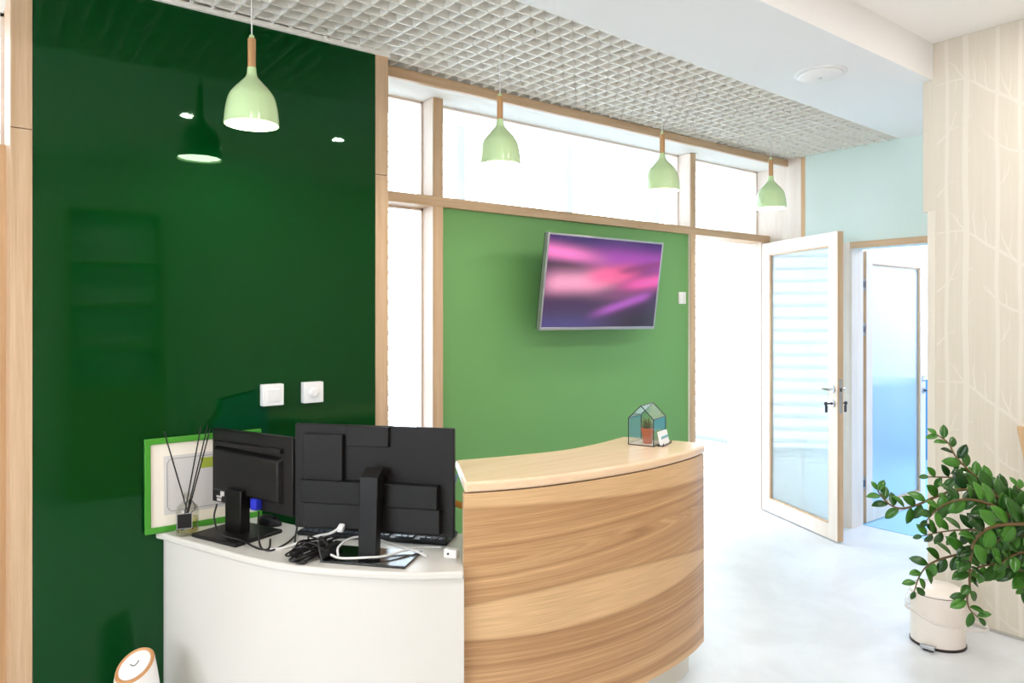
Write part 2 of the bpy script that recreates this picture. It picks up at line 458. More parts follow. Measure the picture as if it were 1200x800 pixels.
BRANCH = [[0.016,[[1.206,1.74],[1.25,1.778],[1.307,1.819],[1.359,1.852],[1.406,1.894],[1.454,1.928],[1.502,1.93],[1.581,1.925]]],[0.009,[[1.25,1.778],[1.275,1.831],[1.292,1.876],[1.297,1.913]]],[0.006,[[1.265,1.811],[1.257,1.866],[1.254,1.898]]],[0.007,[[1.359,1.852],[1.366,1.905],[1.362,1.957],[1.373,1.995]]],[0.007,[[1.406,1.894],[1.413,1.955],[1.419,1.993],[1.41,2.03]]],[0.007,[[1.454,1.928],[1.484,1.97],[1.509,2.011],[1.552,2.047]]],[0.005,[[1.495,1.929],[1.492,1.886],[1.502,1.856]]],[0.005,[[1.484,1.97],[1.495,2.017]]],[0.012,[[1.206,1.524],[1.257,1.539],[1.301,1.569],[1.333,1.606],[1.359,1.651]]],[0.006,[[1.275,1.546],[1.275,1.605],[1.282,1.634]]],[0.006,[[1.333,1.606],[1.366,1.637],[1.373,1.667]]],[0.009,[[1.581,1.628],[1.545,1.658],[1.516,1.688],[1.481,1.698]]],[0.006,[[1.516,1.688],[1.502,1.741],[1.484,1.786]]],[0.005,[[1.545,1.658],[1.509,1.718]]],[0.008,[[1.581,1.362],[1.552,1.394],[1.523,1.425],[1.495,1.429]]],[0.007,[[1.32,1.377],[1.288,1.397],[1.269,1.444],[1.263,1.488]]],[0.005,[[1.288,1.397],[1.282,1.459]]],[0.01,[[1.467,1.724],[1.419,1.741]]],[0.006,[[1.44,1.563],[1.426,1.593]]]]
TRUNK = [[1.601,1.581],[1.543,1.526],[1.463,1.437],[1.323,1.305],[1.229,1.212]]
pr = MB(); layer = 0
def ribbon(pts, w0, w1):
    global layer
    n = len(pts); x0 = WX - 0.0004 - 0.00001 * layer; layer = (layer + 1) % 60
    vs = []
    for i in range(n):
        (ya, za), (yb, zb) = pts[max(i - 1, 0)], pts[min(i + 1, n - 1)]
        d = math.hypot(yb - ya, zb - za) or 1e-6
        ny, nz = -(zb - za) / d, (yb - ya) / d
        w = (w0 + (w1 - w0) * i / (n - 1)) / 2
        y, z = pts[i]
        vs += [(x0, y + ny * w, z + nz * w), (x0, y - ny * w, z - nz * w)]
    pr.add(vs, [(2*i, 2*i+2, 2*i+3, 2*i+1) for i in range(n - 1)])
for ry in range(5):
    oy = -0.43 * ry
    for (a, b) in TRUNK:
        zz = [i * 2.885 / 12 + 0.01 * (i == 0) for i in range(13)]
        c = (a + b) / 2 + oy
        if c > 1.57: continue
        ribbon([(c + 0.004 * math.sin(i * 2.1 + a * 9), z) for i, z in enumerate(zz)], b - a, b - a)
    for w_, l in BRANCH:
        for k in range(-2, 3):
            pts = [(y + oy, z + 0.748 * k) for y, z in l]
            if min(z for _, z in pts) < 0.02 or max(z for _, z in pts) > 2.88 or max(y for y, _ in pts) > 1.62 and min(z for _, z in pts) > 0 and max(z for _, z in pts) < 2.04 and max(y for y, _ in pts) > 1.586: continue
            ribbon(pts, w_ * 1.1, w_ * 0.35)
po = pr.build('printed_birch_trees', M['print'], wr, smooth=False, recalc=False)
po['kind'] = 'stuff'
# veranda behind the rear wall
struct('ceiling_4', MB().box((-3.3, 3.6, 4.0), (8.3, 6.2, 4.1)), M['white_wall'])
struct('wall_veranda_left', MB().box((-3.3, 3.45, 0), (-3.1, 6.0, 4.0)), M['white_wall'])
struct('wall_veranda_right', MB().box((8.1, 3.45, 0), (8.3, 6.0, 4.0)), M['white_wall'])
struct('wall_veranda_near', MB().box((XE + 0.12, 3.50, 0), (8.3, 3.64, 4.0)).box((-3.3, 3.45, 2.75), (XE + 0.12, 3.64, 4.0)), M['white_wall'])
fac = struct('window_7', MB().box((-3.1, 5.80, 0), (8.1, 5.86, 0.05)).box((-3.1, 5.80, 3.94), (8.1, 5.86, 4.0)), M['mullion'])
for x in (-1.8, -0.4, 1.0, 2.4, 3.8, 5.2, 6.6): MB().box((x, 5.79, 0.05), (x + 0.09, 5.87, 3.94)).build('mullion', M['mullion'], fac, smooth=False)
MB().box((-3.1, 5.825, 0.05), (8.1, 5.833, 3.94)).build('pane', M['glass'], fac, smooth=False)
bl = thing('window_blind', (0, 6.0, 0), 0, 'wide white horizontal louvre blind outside the veranda glazing', 'blind')
for k in range(28):
    Mx = Matrix.Translation((0, 0, 0.10 + 0.14 * k)) @ Matrix.Rotation(math.radians(18), 4, 'X')
    MB().box((-3.0, -0.05, -0.005), (8.0, 0.05, 0.005), Mx).build('slat', M['louver'], bl, smooth=False)
for x in (-2.0, 1.0, 3.0, 5.0, 7.0):
    MB().box((x, -0.004, 0), (x + 0.02, 0.004, 4.0)).build('ladder_tape', M['louver'], bl, smooth=False)
# treatment room behind the second door
struct('wall_treatment_back', MB().box((XE + 0.15, 3.40, 0.0), (8.3, 3.50, 2.8)), M['white_wall'])
struct('wall_treatment_right', MB().box((8.1, 0.9, 0), (8.3, 3.5, 2.8)), M['white_wall'])
struct('wall_treatment_front', MB().box((XE, 0.8, 0), (8.3, 0.9, 2.8)), M['white_wall'])
struct('ceiling_5', MB().box((XE + 0.15, 0.8, 2.7), (8.3, 3.5, 2.8)), M['white_wall'])
struct('trim_15', MB().box((XE + 0.16, 3.385, 0.0), (8.1, 3.40, 0.85)).box((8.085, 0.9, 0), (8.1, 3.385, 0.85)), M['dado'])
struct('floor_1', MB().box((XE + 0.15, 0.9, 0.0), (8.1, 3.40, 0.004)), M['blue_floor'])

# ------------------------------------------------------------------ grid ceiling
gr = thing('grid_ceiling', (0, 0, CE), 0, 'white open cell metal grid ceiling over the reception desk', 'ceiling grid')
tilt = math.atan(0.0281); PIT = 0.0777; BH = 0.058
ct, st_ = math.cos(tilt), math.sin(tilt)
def back_y(x): return 2.965 if x < 1.571 else 3.09
for k in range(13):
    # blade parallel to the soffit edge
    o = k * PIT + 0.004
    segs = []
    def yl(x): return soffit_y(x) + o / ct
    x0, x1 = -1.2, XE
    if yl(1.571) > 2.965:
        x0 = 1.571
    else:
        if yl(x1) > 3.09: x1 = 1.836 + ((3.09 - o / ct) - 2.164) / 0.0281
    if yl(x0) > 3.085: continue
    if yl(x1) > 3.09: x1 = 1.836 + ((3.088 - o / ct) - 2.164) / 0.0281
    t = 0.0032
    MB().prism([(x0, yl(x0) - t), (x1, yl(x1) - t), (x1, yl(x1) + t), (x0, yl(x0) + t)], 0, BH).build('blade', M['grid'], gr, smooth=False)
for k in range(-40, 45):
    x = 1.905 + k * PIT
    y0 = soffit_y(x); y1 = back_y(x)
    if x < -1.0 or x > XE - 0.01: continue
    xe = x - 0.0281 * (y1 - y0)
    y1 = back_y(xe); t = 0.0032
    MB().prism([(x - t, y0), (x + t, y0), (xe + t, y1), (xe - t, y1)], 0, BH).build('blade', M['grid'], gr, smooth=False)

# ------------------------------------------------------------------ doors
def lever(mbpart, parent, x, z, sgn, side):
    """rose, lever, lock rose, cylinder and key on one face; sgn = lever direction along x, side = which face"""
    R90 = Matrix.Rotation(PI / 2, 4, 'X')
    y = 0.0 if side < 0 else 0.045
    def disc(r, h, cz):
        Mx = Matrix.Translation((x, y, cz)) @ Matrix.Rotation(PI / 2 if side < 0 else -PI / 2, 4, 'X')
        return MB().lathe([(r, 0), (r, h * 0.8), (r * 0.9, h)], n=20, M=Mx)
    disc(0.024, 0.009, z).build('handle_rose', M['steel'], parent)
    ys = y + side * 0.045
    MB().tube([(x, y, z), (x, ys, z), (x + sgn * 0.012, ys + side * 0.006, z), (x + sgn * 0.125, ys + side * 0.006, z)], 0.0095, 12).build('lever_handle', M['chrome'], parent)
    disc(0.024, 0.009, z - 0.095).build('lock_rose', M['steel'], parent)
    disc(0.009, 0.018, z - 0.095).build('lock_cylinder', M['dark_steel'], parent)
    k = MB().box((x - 0.004, min(y + side * 0.018, y + side * 0.05), z - 0.100), (x + 0.004, max(y + side * 0.018, y + side * 0.05), z - 0.090))
    k.lathe([(0.002, -0.002), (0.013, -0.002), (0.013, 0.002), (0.002, 0.002)], n=14, M=Matrix.Translation((x, y + side * 0.055, z - 0.095)) @ Matrix.Rotation(PI / 2, 4, 'Y'))
    k.box((x - 0.002, y + side * 0.052 - 0.009, z - 0.155), (x + 0.002, y + side * 0.052 + 0.009, z - 0.108))
    k.build('key', M['dark_steel'], parent)
def door_leaf(name, hinge, rz, width, height, hx, hz, sgn, face_mat, edge_mat, bottom=0.10, sides=(-1, 1)):
    root = MB().box((0.0, 0.0, 0.008), (0.09, 0.045, height)).build(name, face_mat, None, 0.001)
    root.location = hinge; root.rotation_euler = (0, 0, rz); root['kind'] = 'structure'
    MB().box((width - 0.09, 0, 0.008), (width - 0.001, 0.045, height)).build('lock_stile', face_mat, root, 0.001)
    MB().box((0.09, 0, height - 0.09), (width - 0.09, 0.045, height)).build('top_rail', face_mat, root, 0.001)
    MB().box((0.09, 0, 0.008), (width - 0.09, 0.045, 0.008 + bottom)).build('bottom_rail', face_mat, root, 0.001)
    MB().box((0.09, 0.019, 0.008 + bottom), (width - 0.09, 0.025, height - 0.09)).build('frosted_pane', M['frosted'], root, smooth=False)
    b = MB(); g = 0.010
    for yy in (0.006, 0.027):
        b.box((0.09, yy, 0.008 + bottom), (0.09 + g, yy + 0.012, height - 0.09)).box((width - 0.09 - g, yy, 0.008 + bottom), (width - 0.09, yy + 0.012, height - 0.09))
        b.box((0.09, yy, 0.008 + bottom), (width - 0.09, yy + 0.012, 0.008 + bottom + g)).box((0.09, yy, height - 0.09 - g), (width - 0.09, yy + 0.012, height - 0.09))
    b.build('glazing_bead', edge_mat, root, smooth=False)
    MB().box((width - 0.001, 0.0005, 0.008), (width + 0.001, 0.0445, height)).build('lock_edge', edge_mat, root, smooth=False)
    MB().box((-0.001, 0.0005, 0.008), (0.001, 0.0445, height)).build('hinge_edge', edge_mat, root, smooth=False)
    MB().box((width + 0.0005, 0.012, hz - 0.16), (width + 0.0022, 0.033, hz + 0.07)).build('lock_plate', M['steel'], root, smooth=False)
    MB().box((width + 0.002, 0.017, hz - 0.012), (width + 0.012, 0.028, hz + 0.012)).build('latch', M['dark_steel'], root, 0.002)
    for sd in sides: lever(None, root, width - 0.045, hz, -1, sd)
    return root
a1 = math.atan2(-0.787, -0.345)
d1 = door_leaf('door_1', (4.985, 3.272, 0), a1, 0.865, 2.075, 0, 1.02, -1, M['birch_z'], M['oak_z'])
d2 = door_leaf('door_2', (5.243, 2.585, 0), 0.0, 0.97, 1.985, 0, 1.01, -1, M['birch_z'], M['oak_z'])
for z in (1.74, 1.415, 0.295):
    h = MB().box((-0.004, 0.008, z - 0.045), (-0.001, 0.04, z + 0.045)).build('hinge_plate', M['steel'], d2, smooth=False)
    MB().box((-0.034, 0.004, z - 0.022), (-0.004, 0.020, z + 0.022)).box((-0.024, 0.016, z - 0.015), (-0.004, 0.032, z + 0.015)).build('hinge_block', M['dark_steel'], d2, 0.002)

# ------------------------------------------------------------------ reception desk and counter
outer = [(0.590, 2.966), (0.608, 2.935), (0.630, 2.86), (0.688, 2.702), (0.730, 2.588), (0.778, 2.462), (0.841, 2.339), (0.922, 2.222), (1.025, 2.105), (1.134, 2.002), (1.274, 1.904)]
inner = [(0.985, 2.966), (1.01, 2.85), (1.06, 2.715), (1.17, 2.55), (1.33, 2.38), (1.503, 2.25)]
oc = [(p.x, p.y) for p in spline([(x, y, 0) for x, y in outer[1:]], 5)]
ic = [(p.x, p.y) for p in spline([(x, y, 0) for x, y in inner], 6)]
desk = thing('reception_desk', (1.0, 2.5, 0), 0, 'low white curved reception desk carrying the two black monitors', 'desk')
def rel(pts, c): return [(x - c[0], y - c[1]) for x, y in pts]
DC = (1.0, 2.5); DZT = 0.695
MB().prism(rel([(0.592, 2.966)] + oc + ic[::-1], DC), DZT - 0.026, DZT).build('worktop', M['lacquer'], desk, 0.008, seg=3)
def inset(pts, d):
    out = []
    for i, p in enumerate(pts):
        a = Vector(pts[max(i - 1, 0)]); b = Vector(pts[min(i + 1, len(pts) - 1)])
        t = (b - a).normalized()
        out.append((p[0] - t.y * d, p[1] + t.x * d))
    return out
o1 = inset(oc, 0.014); o2 = inset(oc, 0.034)
MB().prism(rel([(o1[0][0], 2.966)] + o1 + o2[::-1] + [(o2[0][0], 2.966)], DC), 0.0, DZT - 0.026).build('front_panel', M['lacquer'], desk)
MB().prism(rel([o1[-1], o2[-1], (1.47, 2.25), (1.455, 2.235)], DC), 0.0, DZT - 0.027).build('end_panel', M['lacquer'], desk)

cf = [(1.302, 1.944), (1.424, 1.895), (1.573, 1.856), (1.745, 1.832), (1.905, 1.822), (2.05, 1.823), (2.205, 1.838), (2.365, 1.868), (2.487, 1.906)]
cb = [(1.485, 2.277), (1.606, 2.246), (1.745, 2.216), (1.861, 2.196), (1.985, 2.190), (2.15, 2.210), (2.376, 2.268)]
fc = [(p.x, p.y) for p in spline([(x, y, 0) for x, y in cf], 12)]
bc = [(p.x, p.y) for p in spline([(x, y, 0) for x, y in cb], 8)]
CC = (1.9, 2.0)
counter = thing('reception_counter', (CC[0], CC[1], 0), 0, 'high curved reception counter clad in banded ash veneer', 'counter')
endc = [(2.515, 1.935), (2.520, 1.965), (2.485, 2.05)]
MB().prism(rel(fc + endc + bc[::-1], CC), 0.932, 0.966).build('counter_top', M['top'], counter, 0.011, seg=4)
# veneered front panel: fine mesh, the veneer figure stored per vertex
fi = inset(fc, 0.003)
cum = [0.0]
for i in range(1, len(fi)): cum.append(cum[-1] + math.dist(fi[i], fi[i - 1]))
LEN = cum[-1]
def at_len(s):
    for i in range(1, len(fi)):
        if cum[i] >= s or i == len(fi) - 1:
            k = (s - cum[i - 1]) / (cum[i] - cum[i - 1])
            return (fi[i-1][0] + (fi[i][0] - fi[i-1][0]) * k, fi[i-1][1] + (fi[i][1] - fi[i-1][1]) * k)
NU, NZ = 210, 300
PB, PT = 0.142, 0.929
pm = MB(); pm.uv = []
fp = [at_len(LEN * i / NU) for i in range(NU + 1)]
for j in range(NZ + 1):
    z = PB + (PT - PB) * j / NZ
    for i in range(NU + 1):
        pm.v.append((fp[i][0] - CC[0], fp[i][1] - CC[1], z)); pm.uv.append((LEN * i / NU, z))
for j in range(NZ):
    for i in range(NU):
        a = j * (NU + 1) + i
        pm.f.append((a, a + 1, a + NU + 2, a + NU + 1))
vp = pm.build('veneer_panel', attr_mat('banded_ash_veneer', 0.33, grain=True), counter, recalc=False)
at = vp.data.attributes.new('print', 'FLOAT_COLOR', 'POINT')
LIGHT = Vector(srgb(226, 186, 140)[:3]); MID = Vector(srgb(212, 167, 120)[:3]); DARK = Vector(srgb(152, 106, 66)[:3])
def n1(x, s): return mnoise.noise(Vector((x, s, 0.37)))
def smooth(a, b, x):
    t = min(1, max(0, (x - a) / (b - a))); return t * t * (3 - 2 * t)
cols = []
for j in range(NZ + 1):
    z = PB + (PT - PB) * j / NZ
    for i in range(NU + 1):
        U = LEN * i / NU
        w_ = 0.006 * mnoise.noise(Vector((U * 1.8, z * 4, 1.1))) + 0.0015 * mnoise.noise(Vector((U * 7, z * 12, 4.1)))
        up = 0.566 + 0.105 * U - 0.108 * U * U
        lo = 0.452 - 0.0723 * U + 0.0815 * U * U
        top = 0.886 - 0.045 * U
        zz = z + w_
        lf = max(smooth(lo - 0.004, lo + 0.004, z) * (1 - smooth(up - 0.004, up + 0.004, z)), smooth(top - 0.006, top + 0.006, z), 1 - smooth(0.165 - .01 * U, 0.18 - .01 * U, z))
        if z > (up + lo) / 2:   # cathedral figure opening from the left edge
            z0 = 0.700 + 0.03 * U
            tip = 0.05 * math.exp(-((zz - z0) / 0.035) ** 2)
            d = math.sqrt((zz - z0) ** 2 + (tip * max(0.0, U - 0.04)) ** 2 + 1e-6) * (1 - 0.10 * U) + (0.03 * U * U if zz < z0 else 0.0)
            k = 1
        else:
            d = 0.30 + (zz - 0.30) - 0.06 * (U - 0.6) ** 2 * 0.6; k = 2
        q = n1(d * 34, k) * 0.34 + n1(d * 95, k + 5) * 0.34 + n1(d * 230, k + 9) * 0.36
        q += 0.16 * mnoise.noise(Vector((U * 1.5, zz * 14, 7.7)))
        g = max(0.0, min(1.0, 0.42 - q * 0.9))
        edge = max(math.exp(-((z - up) / 0.006) ** 2), math.exp(-((z - lo) / 0.006) ** 2), math.exp(-((z - top + .008) / 0.008) ** 2) * 0.5)
        c = MID.lerp(DARK, min(1.0, g * 0.9)) if g > 0.4 else MID.lerp(LIGHT, 0.5 * (0.4 - g) / 0.4).lerp(DARK, 0.36 * g / 0.4)
        soft = 0.06 * mnoise.noise(Vector((U * 4, z * 12, 2.2)))
        cl = LIGHT * (0.98 + soft)
        c = c.lerp(cl, lf).lerp(DARK, 0.45 * edge)
        cols += [c.x, c.y, c.z, 1.0]
at.data.foreach_set('color', cols)
i2 = inset(fc, 0.03)
MB().prism(rel(inset(fc, 0.006) + i2[::-1], CC), PB, PT).build('carcass', M['oak_x'], counter)
i3 = inset(fc, 0.07); i4 = inset(fc, 0.30)
pl = [p for p in i3 if p[0] < 2.53]
MB().prism(rel(i3 + [(2.46, 2.12)] + [(1.52, 2.20)], CC), 0.0, PB + 0.01).build('plinth', M['plinth'], counter)
MB().prism(rel([(2.455, 1.93), (2.475, 1.935), (2.40, 2.20), (2.375, 2.20)], CC), PB, 0.932).build('end_panel', M['oak_z'], counter)

# ------------------------------------------------------------------ pendant lamps
LZ = 2.19
prof = [(0.0155, 0.205), (0.0165, 0.19), (0.021, 0.172), (0.041, 0.149), (0.062, 0.126), (0.078, 0.102), (0.0875, 0.069), (0.0925, 0.034), (0.0945, 0.004)]
def make_lamp():
    root = thing('pendant_lamp', (0, 0, LZ), 0, 'x', 'lamp')
    sh = MB()
    pr_ = [(p.x, p.y) for p in spline([(r, z, 0) for r, z in prof], 4)]
    sh.lathe(pr_ + [(0.0945, 0.0), (0.0915, 0.0)] + [(r - 0.003, z - 0.002) for r, z in pr_[::-1] if z > 0.006 and z < 0.17] + [(0.0, 0.165)], n=48, cap0=False)
    sh.build('lamp_shade', M['lamp_green'], root)
    MB().lathe([(r - 0.0036, z - 0.002) for r, z in pr_ if 0.006 < z < 0.165], n=48, cap0=False, cap1=False).build('shade_lining', M['lamp_inner'], root)
    MB().lathe([(0.014, 0.205), (0.014, 0.3085)], n=24).build('wooden_neck', M['lamp_wood'], root)
    MB().lathe([(0.0095, 0.3085), (0.0095, 0.318), (0.006, 0.323)], n=20).build('cable_cap', M['lamp_green'], root)
    MB().tube([(0, 0, 0.32), (0, 0, CE - LZ + 0.03)], 0.0026, 8).build('cable', M['cable_white'], root)
    MB().lathe([(0.0895, 0.014), (0.0895, 0.010), (0.0, 0.008)], n=40, cap0=True, cap1=False).build('opal_diffuser', M['bulb'], root)
    d = bpy.data.lights.new('bulb_light', 'AREA'); d.shape = 'DISK'; d.size = 0.17; d.energy = 3.2; d.color = (1, 0.93, 0.84)
    lo_ = bpy.data.objects.new('bulb_light', d); lo_.location = (0, 0, 0.006); COL.objects.link(lo_); lo_.parent = root
    return root
lamp = make_lamp()
for i, (x, lb) in enumerate(((0.84, 'pale green pendant lamp in front of the dark green glass'), (1.949, 'pale green pendant lamp hanging left of the television, second from the left'), (3.052, 'pale green pendant lamp hanging above the right edge of the television'), (4.085, 'pale green pendant lamp above the open door, farthest right'))):
    o = lamp if i == 0 else copy_tree(lamp)
    o.location = (x, 2.62, LZ); o['label'] = lb; o['group'] = 'pendant lamps in a row over the counter'

# ceiling downlights (seen mirrored in the green glass) and their light
def make_down():
    root = thing('ceiling_downlight', (0, 0, 2.89), 0, 'x', 'downlight')
    MB().lathe([(0.045, 0.0), (0.058, 0.0), (0.058, -0.006), (0.045, -0.010)], n=28, cap0=False, cap1=False).build('trim_ring', M['white_plastic'], root)
    MB().lathe([(0.045, -0.003), (0.0, -0.003)], n=24, cap0=False).build('lens', M['downlight'], root)
    d = bpy.data.lights.new('downlight_light', 'AREA'); d.shape = 'DISK'; d.size = 0.08; d.energy = 12; d.color = (1, 0.955, 0.90)
    lo_ = bpy.data.objects.new('downlight_light', d); lo_.location = (0, 0, -0.012); COL.objects.link(lo_); lo_.parent = root
    return root
dn = make_down()
for i, (x, y, lb) in enumerate(((1.25, 0.68, 'round recessed downlight mirrored left in the dark green glass'), (2.35, 0.68, 'round recessed downlight mirrored right in the dark green glass'), (3.45, 0.68, 'round recessed downlight near the wallpapered wall'), (0.15, 0.68, 'round recessed downlight above the viewer'), (-1.2, 0.68, 'round recessed downlight near the left window'))):
    o = dn if i == 0 else copy_tree(dn)
    o.location = (x, y, 2.89); o['label'] = lb; o['group'] = 'recessed downlights'
# ceiling speaker in the soffit
sp = thing('ceiling_speaker', (3.38, 1.896, CE), 0, 'round flat white ceiling speaker in the smooth white soffit', 'speaker')
MB().lathe([(0.104, -0.001), (0.124, 0.0), (0.124, -0.004), (0.106, -0.008)], n=40, cap0=False, cap1=False).build('outer_ring', M['soffit'], sp)
MB().lathe([(0.104, 0.0), (0.104, -0.012), (0.092, -0.020), (0.0, -0.021)], n=40, cap0=False).build('cover_plate', M['white_plastic'], sp)
MB().lathe([(0.009, -0.020), (0.008, -0.026), (0.0, -0.027)], n=16, cap0=False).build('centre_screw', M['steel'], sp)

# ------------------------------------------------------------------ television
tilt_tv = math.atan2(0.08, 0.541)
tvr = thing('television', (3.058, 3.11, 1.43), 0, 'wall mounted television tilted forward showing a pink and purple swirl', 'television')
T = Matrix.Rotation(tilt_tv, 4, 'X')
TW, TH = 0.953, 0.547
MB().box((-TW/2+0.002, 0.0, 0.002), (TW/2-0.002, 0.030, TH-0.002), T).build('back_case', M['black_plastic'], tvr, 0.004)
bz = MB()
for a, b in (((-TW/2, -0.010, TH-0.011), (TW/2, 0.022, TH)), ((-TW/2, -0.010, 0), (TW/2, 0.022, 0.016)), ((-TW/2, -0.010, 0.016), (-TW/2+0.011, 0.022, TH-0.011)), ((TW/2-0.011, -0.010, 0.016), (TW/2, 0.022, TH-0.011))): bz.box(a, b, T)
bz.build('bezel', M['silver'], tvr, 0.002)
NX, NY = 128, 72
sm = MB()
for j in range(NY + 1):
    for i in range(NX + 1):
        sm.v.append(T @ Vector((-TW/2 + 0.01 + (TW - 0.02) * i / NX, -0.006, 0.014 + (TH - 0.024) * j / NY)))
for j in range(NY):
    for i in range(NX):
        a = j * (NX + 1) + i; sm.f.append((a, a + 1, a + NX + 2, a + NX + 1))
sm.v = [tuple(v) for v in sm.v]
so = sm.build('screen', attr_mat('glowing_picture', 0.12, emit=1.5), tvr, recalc=False)
at = so.data.attributes.new('print', 'FLOAT_COLOR', 'POINT')
def gauss(x, c, w): return math.exp(-((x - c) / w) ** 2)
cols = []
def L3(r, g, b): return Vector(srgb(r, g, b)[:3])
for j in range(NY + 1):
    for i in range(NX + 1):
        u, v = i / NX, 1 - j / NY          # v from the top
        c = L3(58, 36, 72)
        def lay(col, a):
            global c
            c = c.lerp(col, max(0, min(1, a)))
        lay(L3(40, 26, 92), gauss(v, 0.03 + 0.05 * u, 0.10 + 0.02 * u))
        lay(L3(150, 60, 160), gauss(v, 0.20 + 0.02 * u, 0.13) * smooth(0.2, 0.6, u))
        lay(L3(236, 120, 192), gauss(v, 0.17 + 0.12 * u, 0.085) * (1 - smooth(0.15, 0.62, u)))
        lay(L3(44, 24, 52), gauss(v, 0.325 + 0.02 * u, 0.045) * (1 - smooth(0.1, 0.5, u)))
        mid = 0.53 - 0.32 * smooth(0.25, 1.0, u) * u
        lay(L3(232, 150, 184), gauss(v, 0.52 - 0.08 * u, 0.125) * (1 - smooth(0.35, 0.75, u)) * smooth(-0.12, 0.12, u))
        lay(L3(240, 96, 148), gauss(v, 0.50 - 0.18 * u, 0.10) * smooth(0.25, 0.5, u) * (1 - smooth(0.62, 0.9, u)))
        lay(L3(128, 50, 104), gauss(v, 0.56 - 0.32 * u, 0.05) * smooth(0.5, 0.72, u) * 0.8)
        lay(L3(228, 88, 168), gauss(v, 0.70 - 0.26 * u, 0.09) * smooth(0.5, 0.85, u) * 0.95)
        lay(L3(120, 66, 110), gauss(v, 0.66 - 0.04 * u, 0.06) * smooth(0.3, 0.6, u) * (1 - smooth(0.8, 1.0, u)) * 0.7)
        lay(L3(60, 32, 76), gauss(v, 0.75, 0.09) * (1 - smooth(0.25, 0.6, u)))
        lay(L3(160, 80, 172), gauss(v, 1.06 - 0.48 * u, 0.055) * smooth(0.3, 0.6, u) * (1 - smooth(0.85, 1.0, u)))
        lay(L3(44, 34, 54), smooth(0.74, 0.96, v + 0.30 * (u - 0.75)) * smooth(0.35, 0.85, u))
        lay(L3(66, 60, 120), gauss(v, 0.98, 0.13) * (1 - smooth(0.2, 0.75, u)) * 0.8)
        cols += [c.x, c.y, c.z, 1.0]
at.data.foreach_set('color', cols)
MB().box((-0.2, 0.027, 0.14), (0.2, 0.06, 0.42), T).build('wall_bracket', M['black_plastic'], tvr, 0.003)
MB().box((-0.06, 0.055, 0.2), (0.06, 0.162, 0.34)).build('bracket_arm', M['black_plastic'], tvr, 0.003)

# ------------------------------------------------------------------ wall switches
def switch(name, x, z, y, w, h, d, kind, label, cat):
    r = thing(name, (x, y, z), 0, label, cat)
    MB().box((-w/2, -d, -h/2), (w/2, 0, h/2)).build('housing', M['white_plastic'], r, 0.003)
    if kind == 'rocker':
        MB().box((-w*0.30, -d-0.004, -h*0.30), (w*0.30, -d+0.002, h*0.30), Matrix.Rotation(0.05, 4, 'X')).build('rocker', M['white_plastic'], r, 0.002)
    elif kind == 'dial':
        MB().lathe([(0.020, 0), (0.019, 0.010), (0.015, 0.013), (0, 0.013)], n=28, M=Matrix.Translation((0, -d, 0)) @ Matrix.Rotation(PI/2, 4, 'X')).build('dial', M['white_plastic'], r)
    else:
        for s in (-1, 1): MB().box((s*w*0.22 - w*0.19, -d-0.003, -h*0.36), (s*w*0.22 + w*0.19, -d+0.002, h*0.36)).build('rocker', M['white_plastic'], r, 0.001)
    return r
switch('light_switch', 1.029, 1.183, 2.97, 0.088, 0.088, 0.034, 'rocker', 'white surface mounted rocker switch on dark green glass, left of the pair', 'switch')
switch('dimmer_switch', 1.201, 1.183, 2.97, 0.088, 0.088, 0.034, 'dial', 'white surface mounted box with round dial on dark green glass', 'switch')
switch('light_switch', 4.015, 1.637, 3.275, 0.075, 0.083, 0.012, 'double', 'small white double switch on the mid green partition beside the television', 'switch')

# ------------------------------------------------------------------ monitors
m1 = thing('computer_monitor', (0.835, 2.745, DZT), math.radians(-68.8), 'smaller black monitor seen from behind, beside the reed diffuser', 'monitor')
# local: +x to the right as seen from behind, +y towards the screen
MB().prism([(-0.125, -0.115), (0.125, -0.115), (0.125, 0.095), (-0.125, 0.095)], 0.0, 0.014).build('base_plate', M['black_plastic'], m1, 0.005)
MB().box((-0.045, -0.03, 0.012), (0.045, 0.012, 0.17)).build('stand_neck', M['black_satin'], m1, 0.004)
px = 0.048; w2 = 0.2225
panel = MB().box((px - w2, 0.012, 0.098), (px + w2, 0.042, 0.378)).build('panel_case', M['black_plastic'], m1, 0.004)
bulge = MB()
bulge.add([(px-0.205,0.012,0.145),(px+0.175,0.012,0.135),(px+0.175,0.012,0.305),(px-0.205,0.012,0.315),(px-0.195,-0.008,0.152),(px+0.165,-0.008,0.145),(px+0.165,-0.008,0.292),(px-0.195,-0.008,0.302)],
          [(4,5,6,7),(0,1,5,4),(1,2,6,5),(2,3,7,6),(3,0,4,7)])
bulge.build('rear_housing', M['black_plastic'], m1, 0.006)
MB().box((px-0.195, -0.004, 0.318), (px+0.175, 0.013, 0.335)).build('vent_ridge', M['black_matte'], m1, 0.003)
MB().box((px - w2 + 0.008, 0.0425, 0.108), (px + w2 - 0.008, 0.0432, 0.37)).build('screen', M['screen'], m1, smooth=False)
MB().box((px-0.172, 0.010, 0.125), (px-0.150, 0.0125, 0.143)).build('sticker', M['paper'], m1, smooth=False)
MB().box((px-0.195, 0.010, 0.118), (px-0.165, 0.0118, 0.124)).box((px-0.192,0.010,0.104),(px-0.168,0.0118,0.114)).build('sticker', M['paper'], m1, smooth=False)
MB().box((px+0.03, -0.016, 0.105), (px+0.062, 0.012, 0.145)).build('video_plug', M['blue_plug'], m1, 0.003)

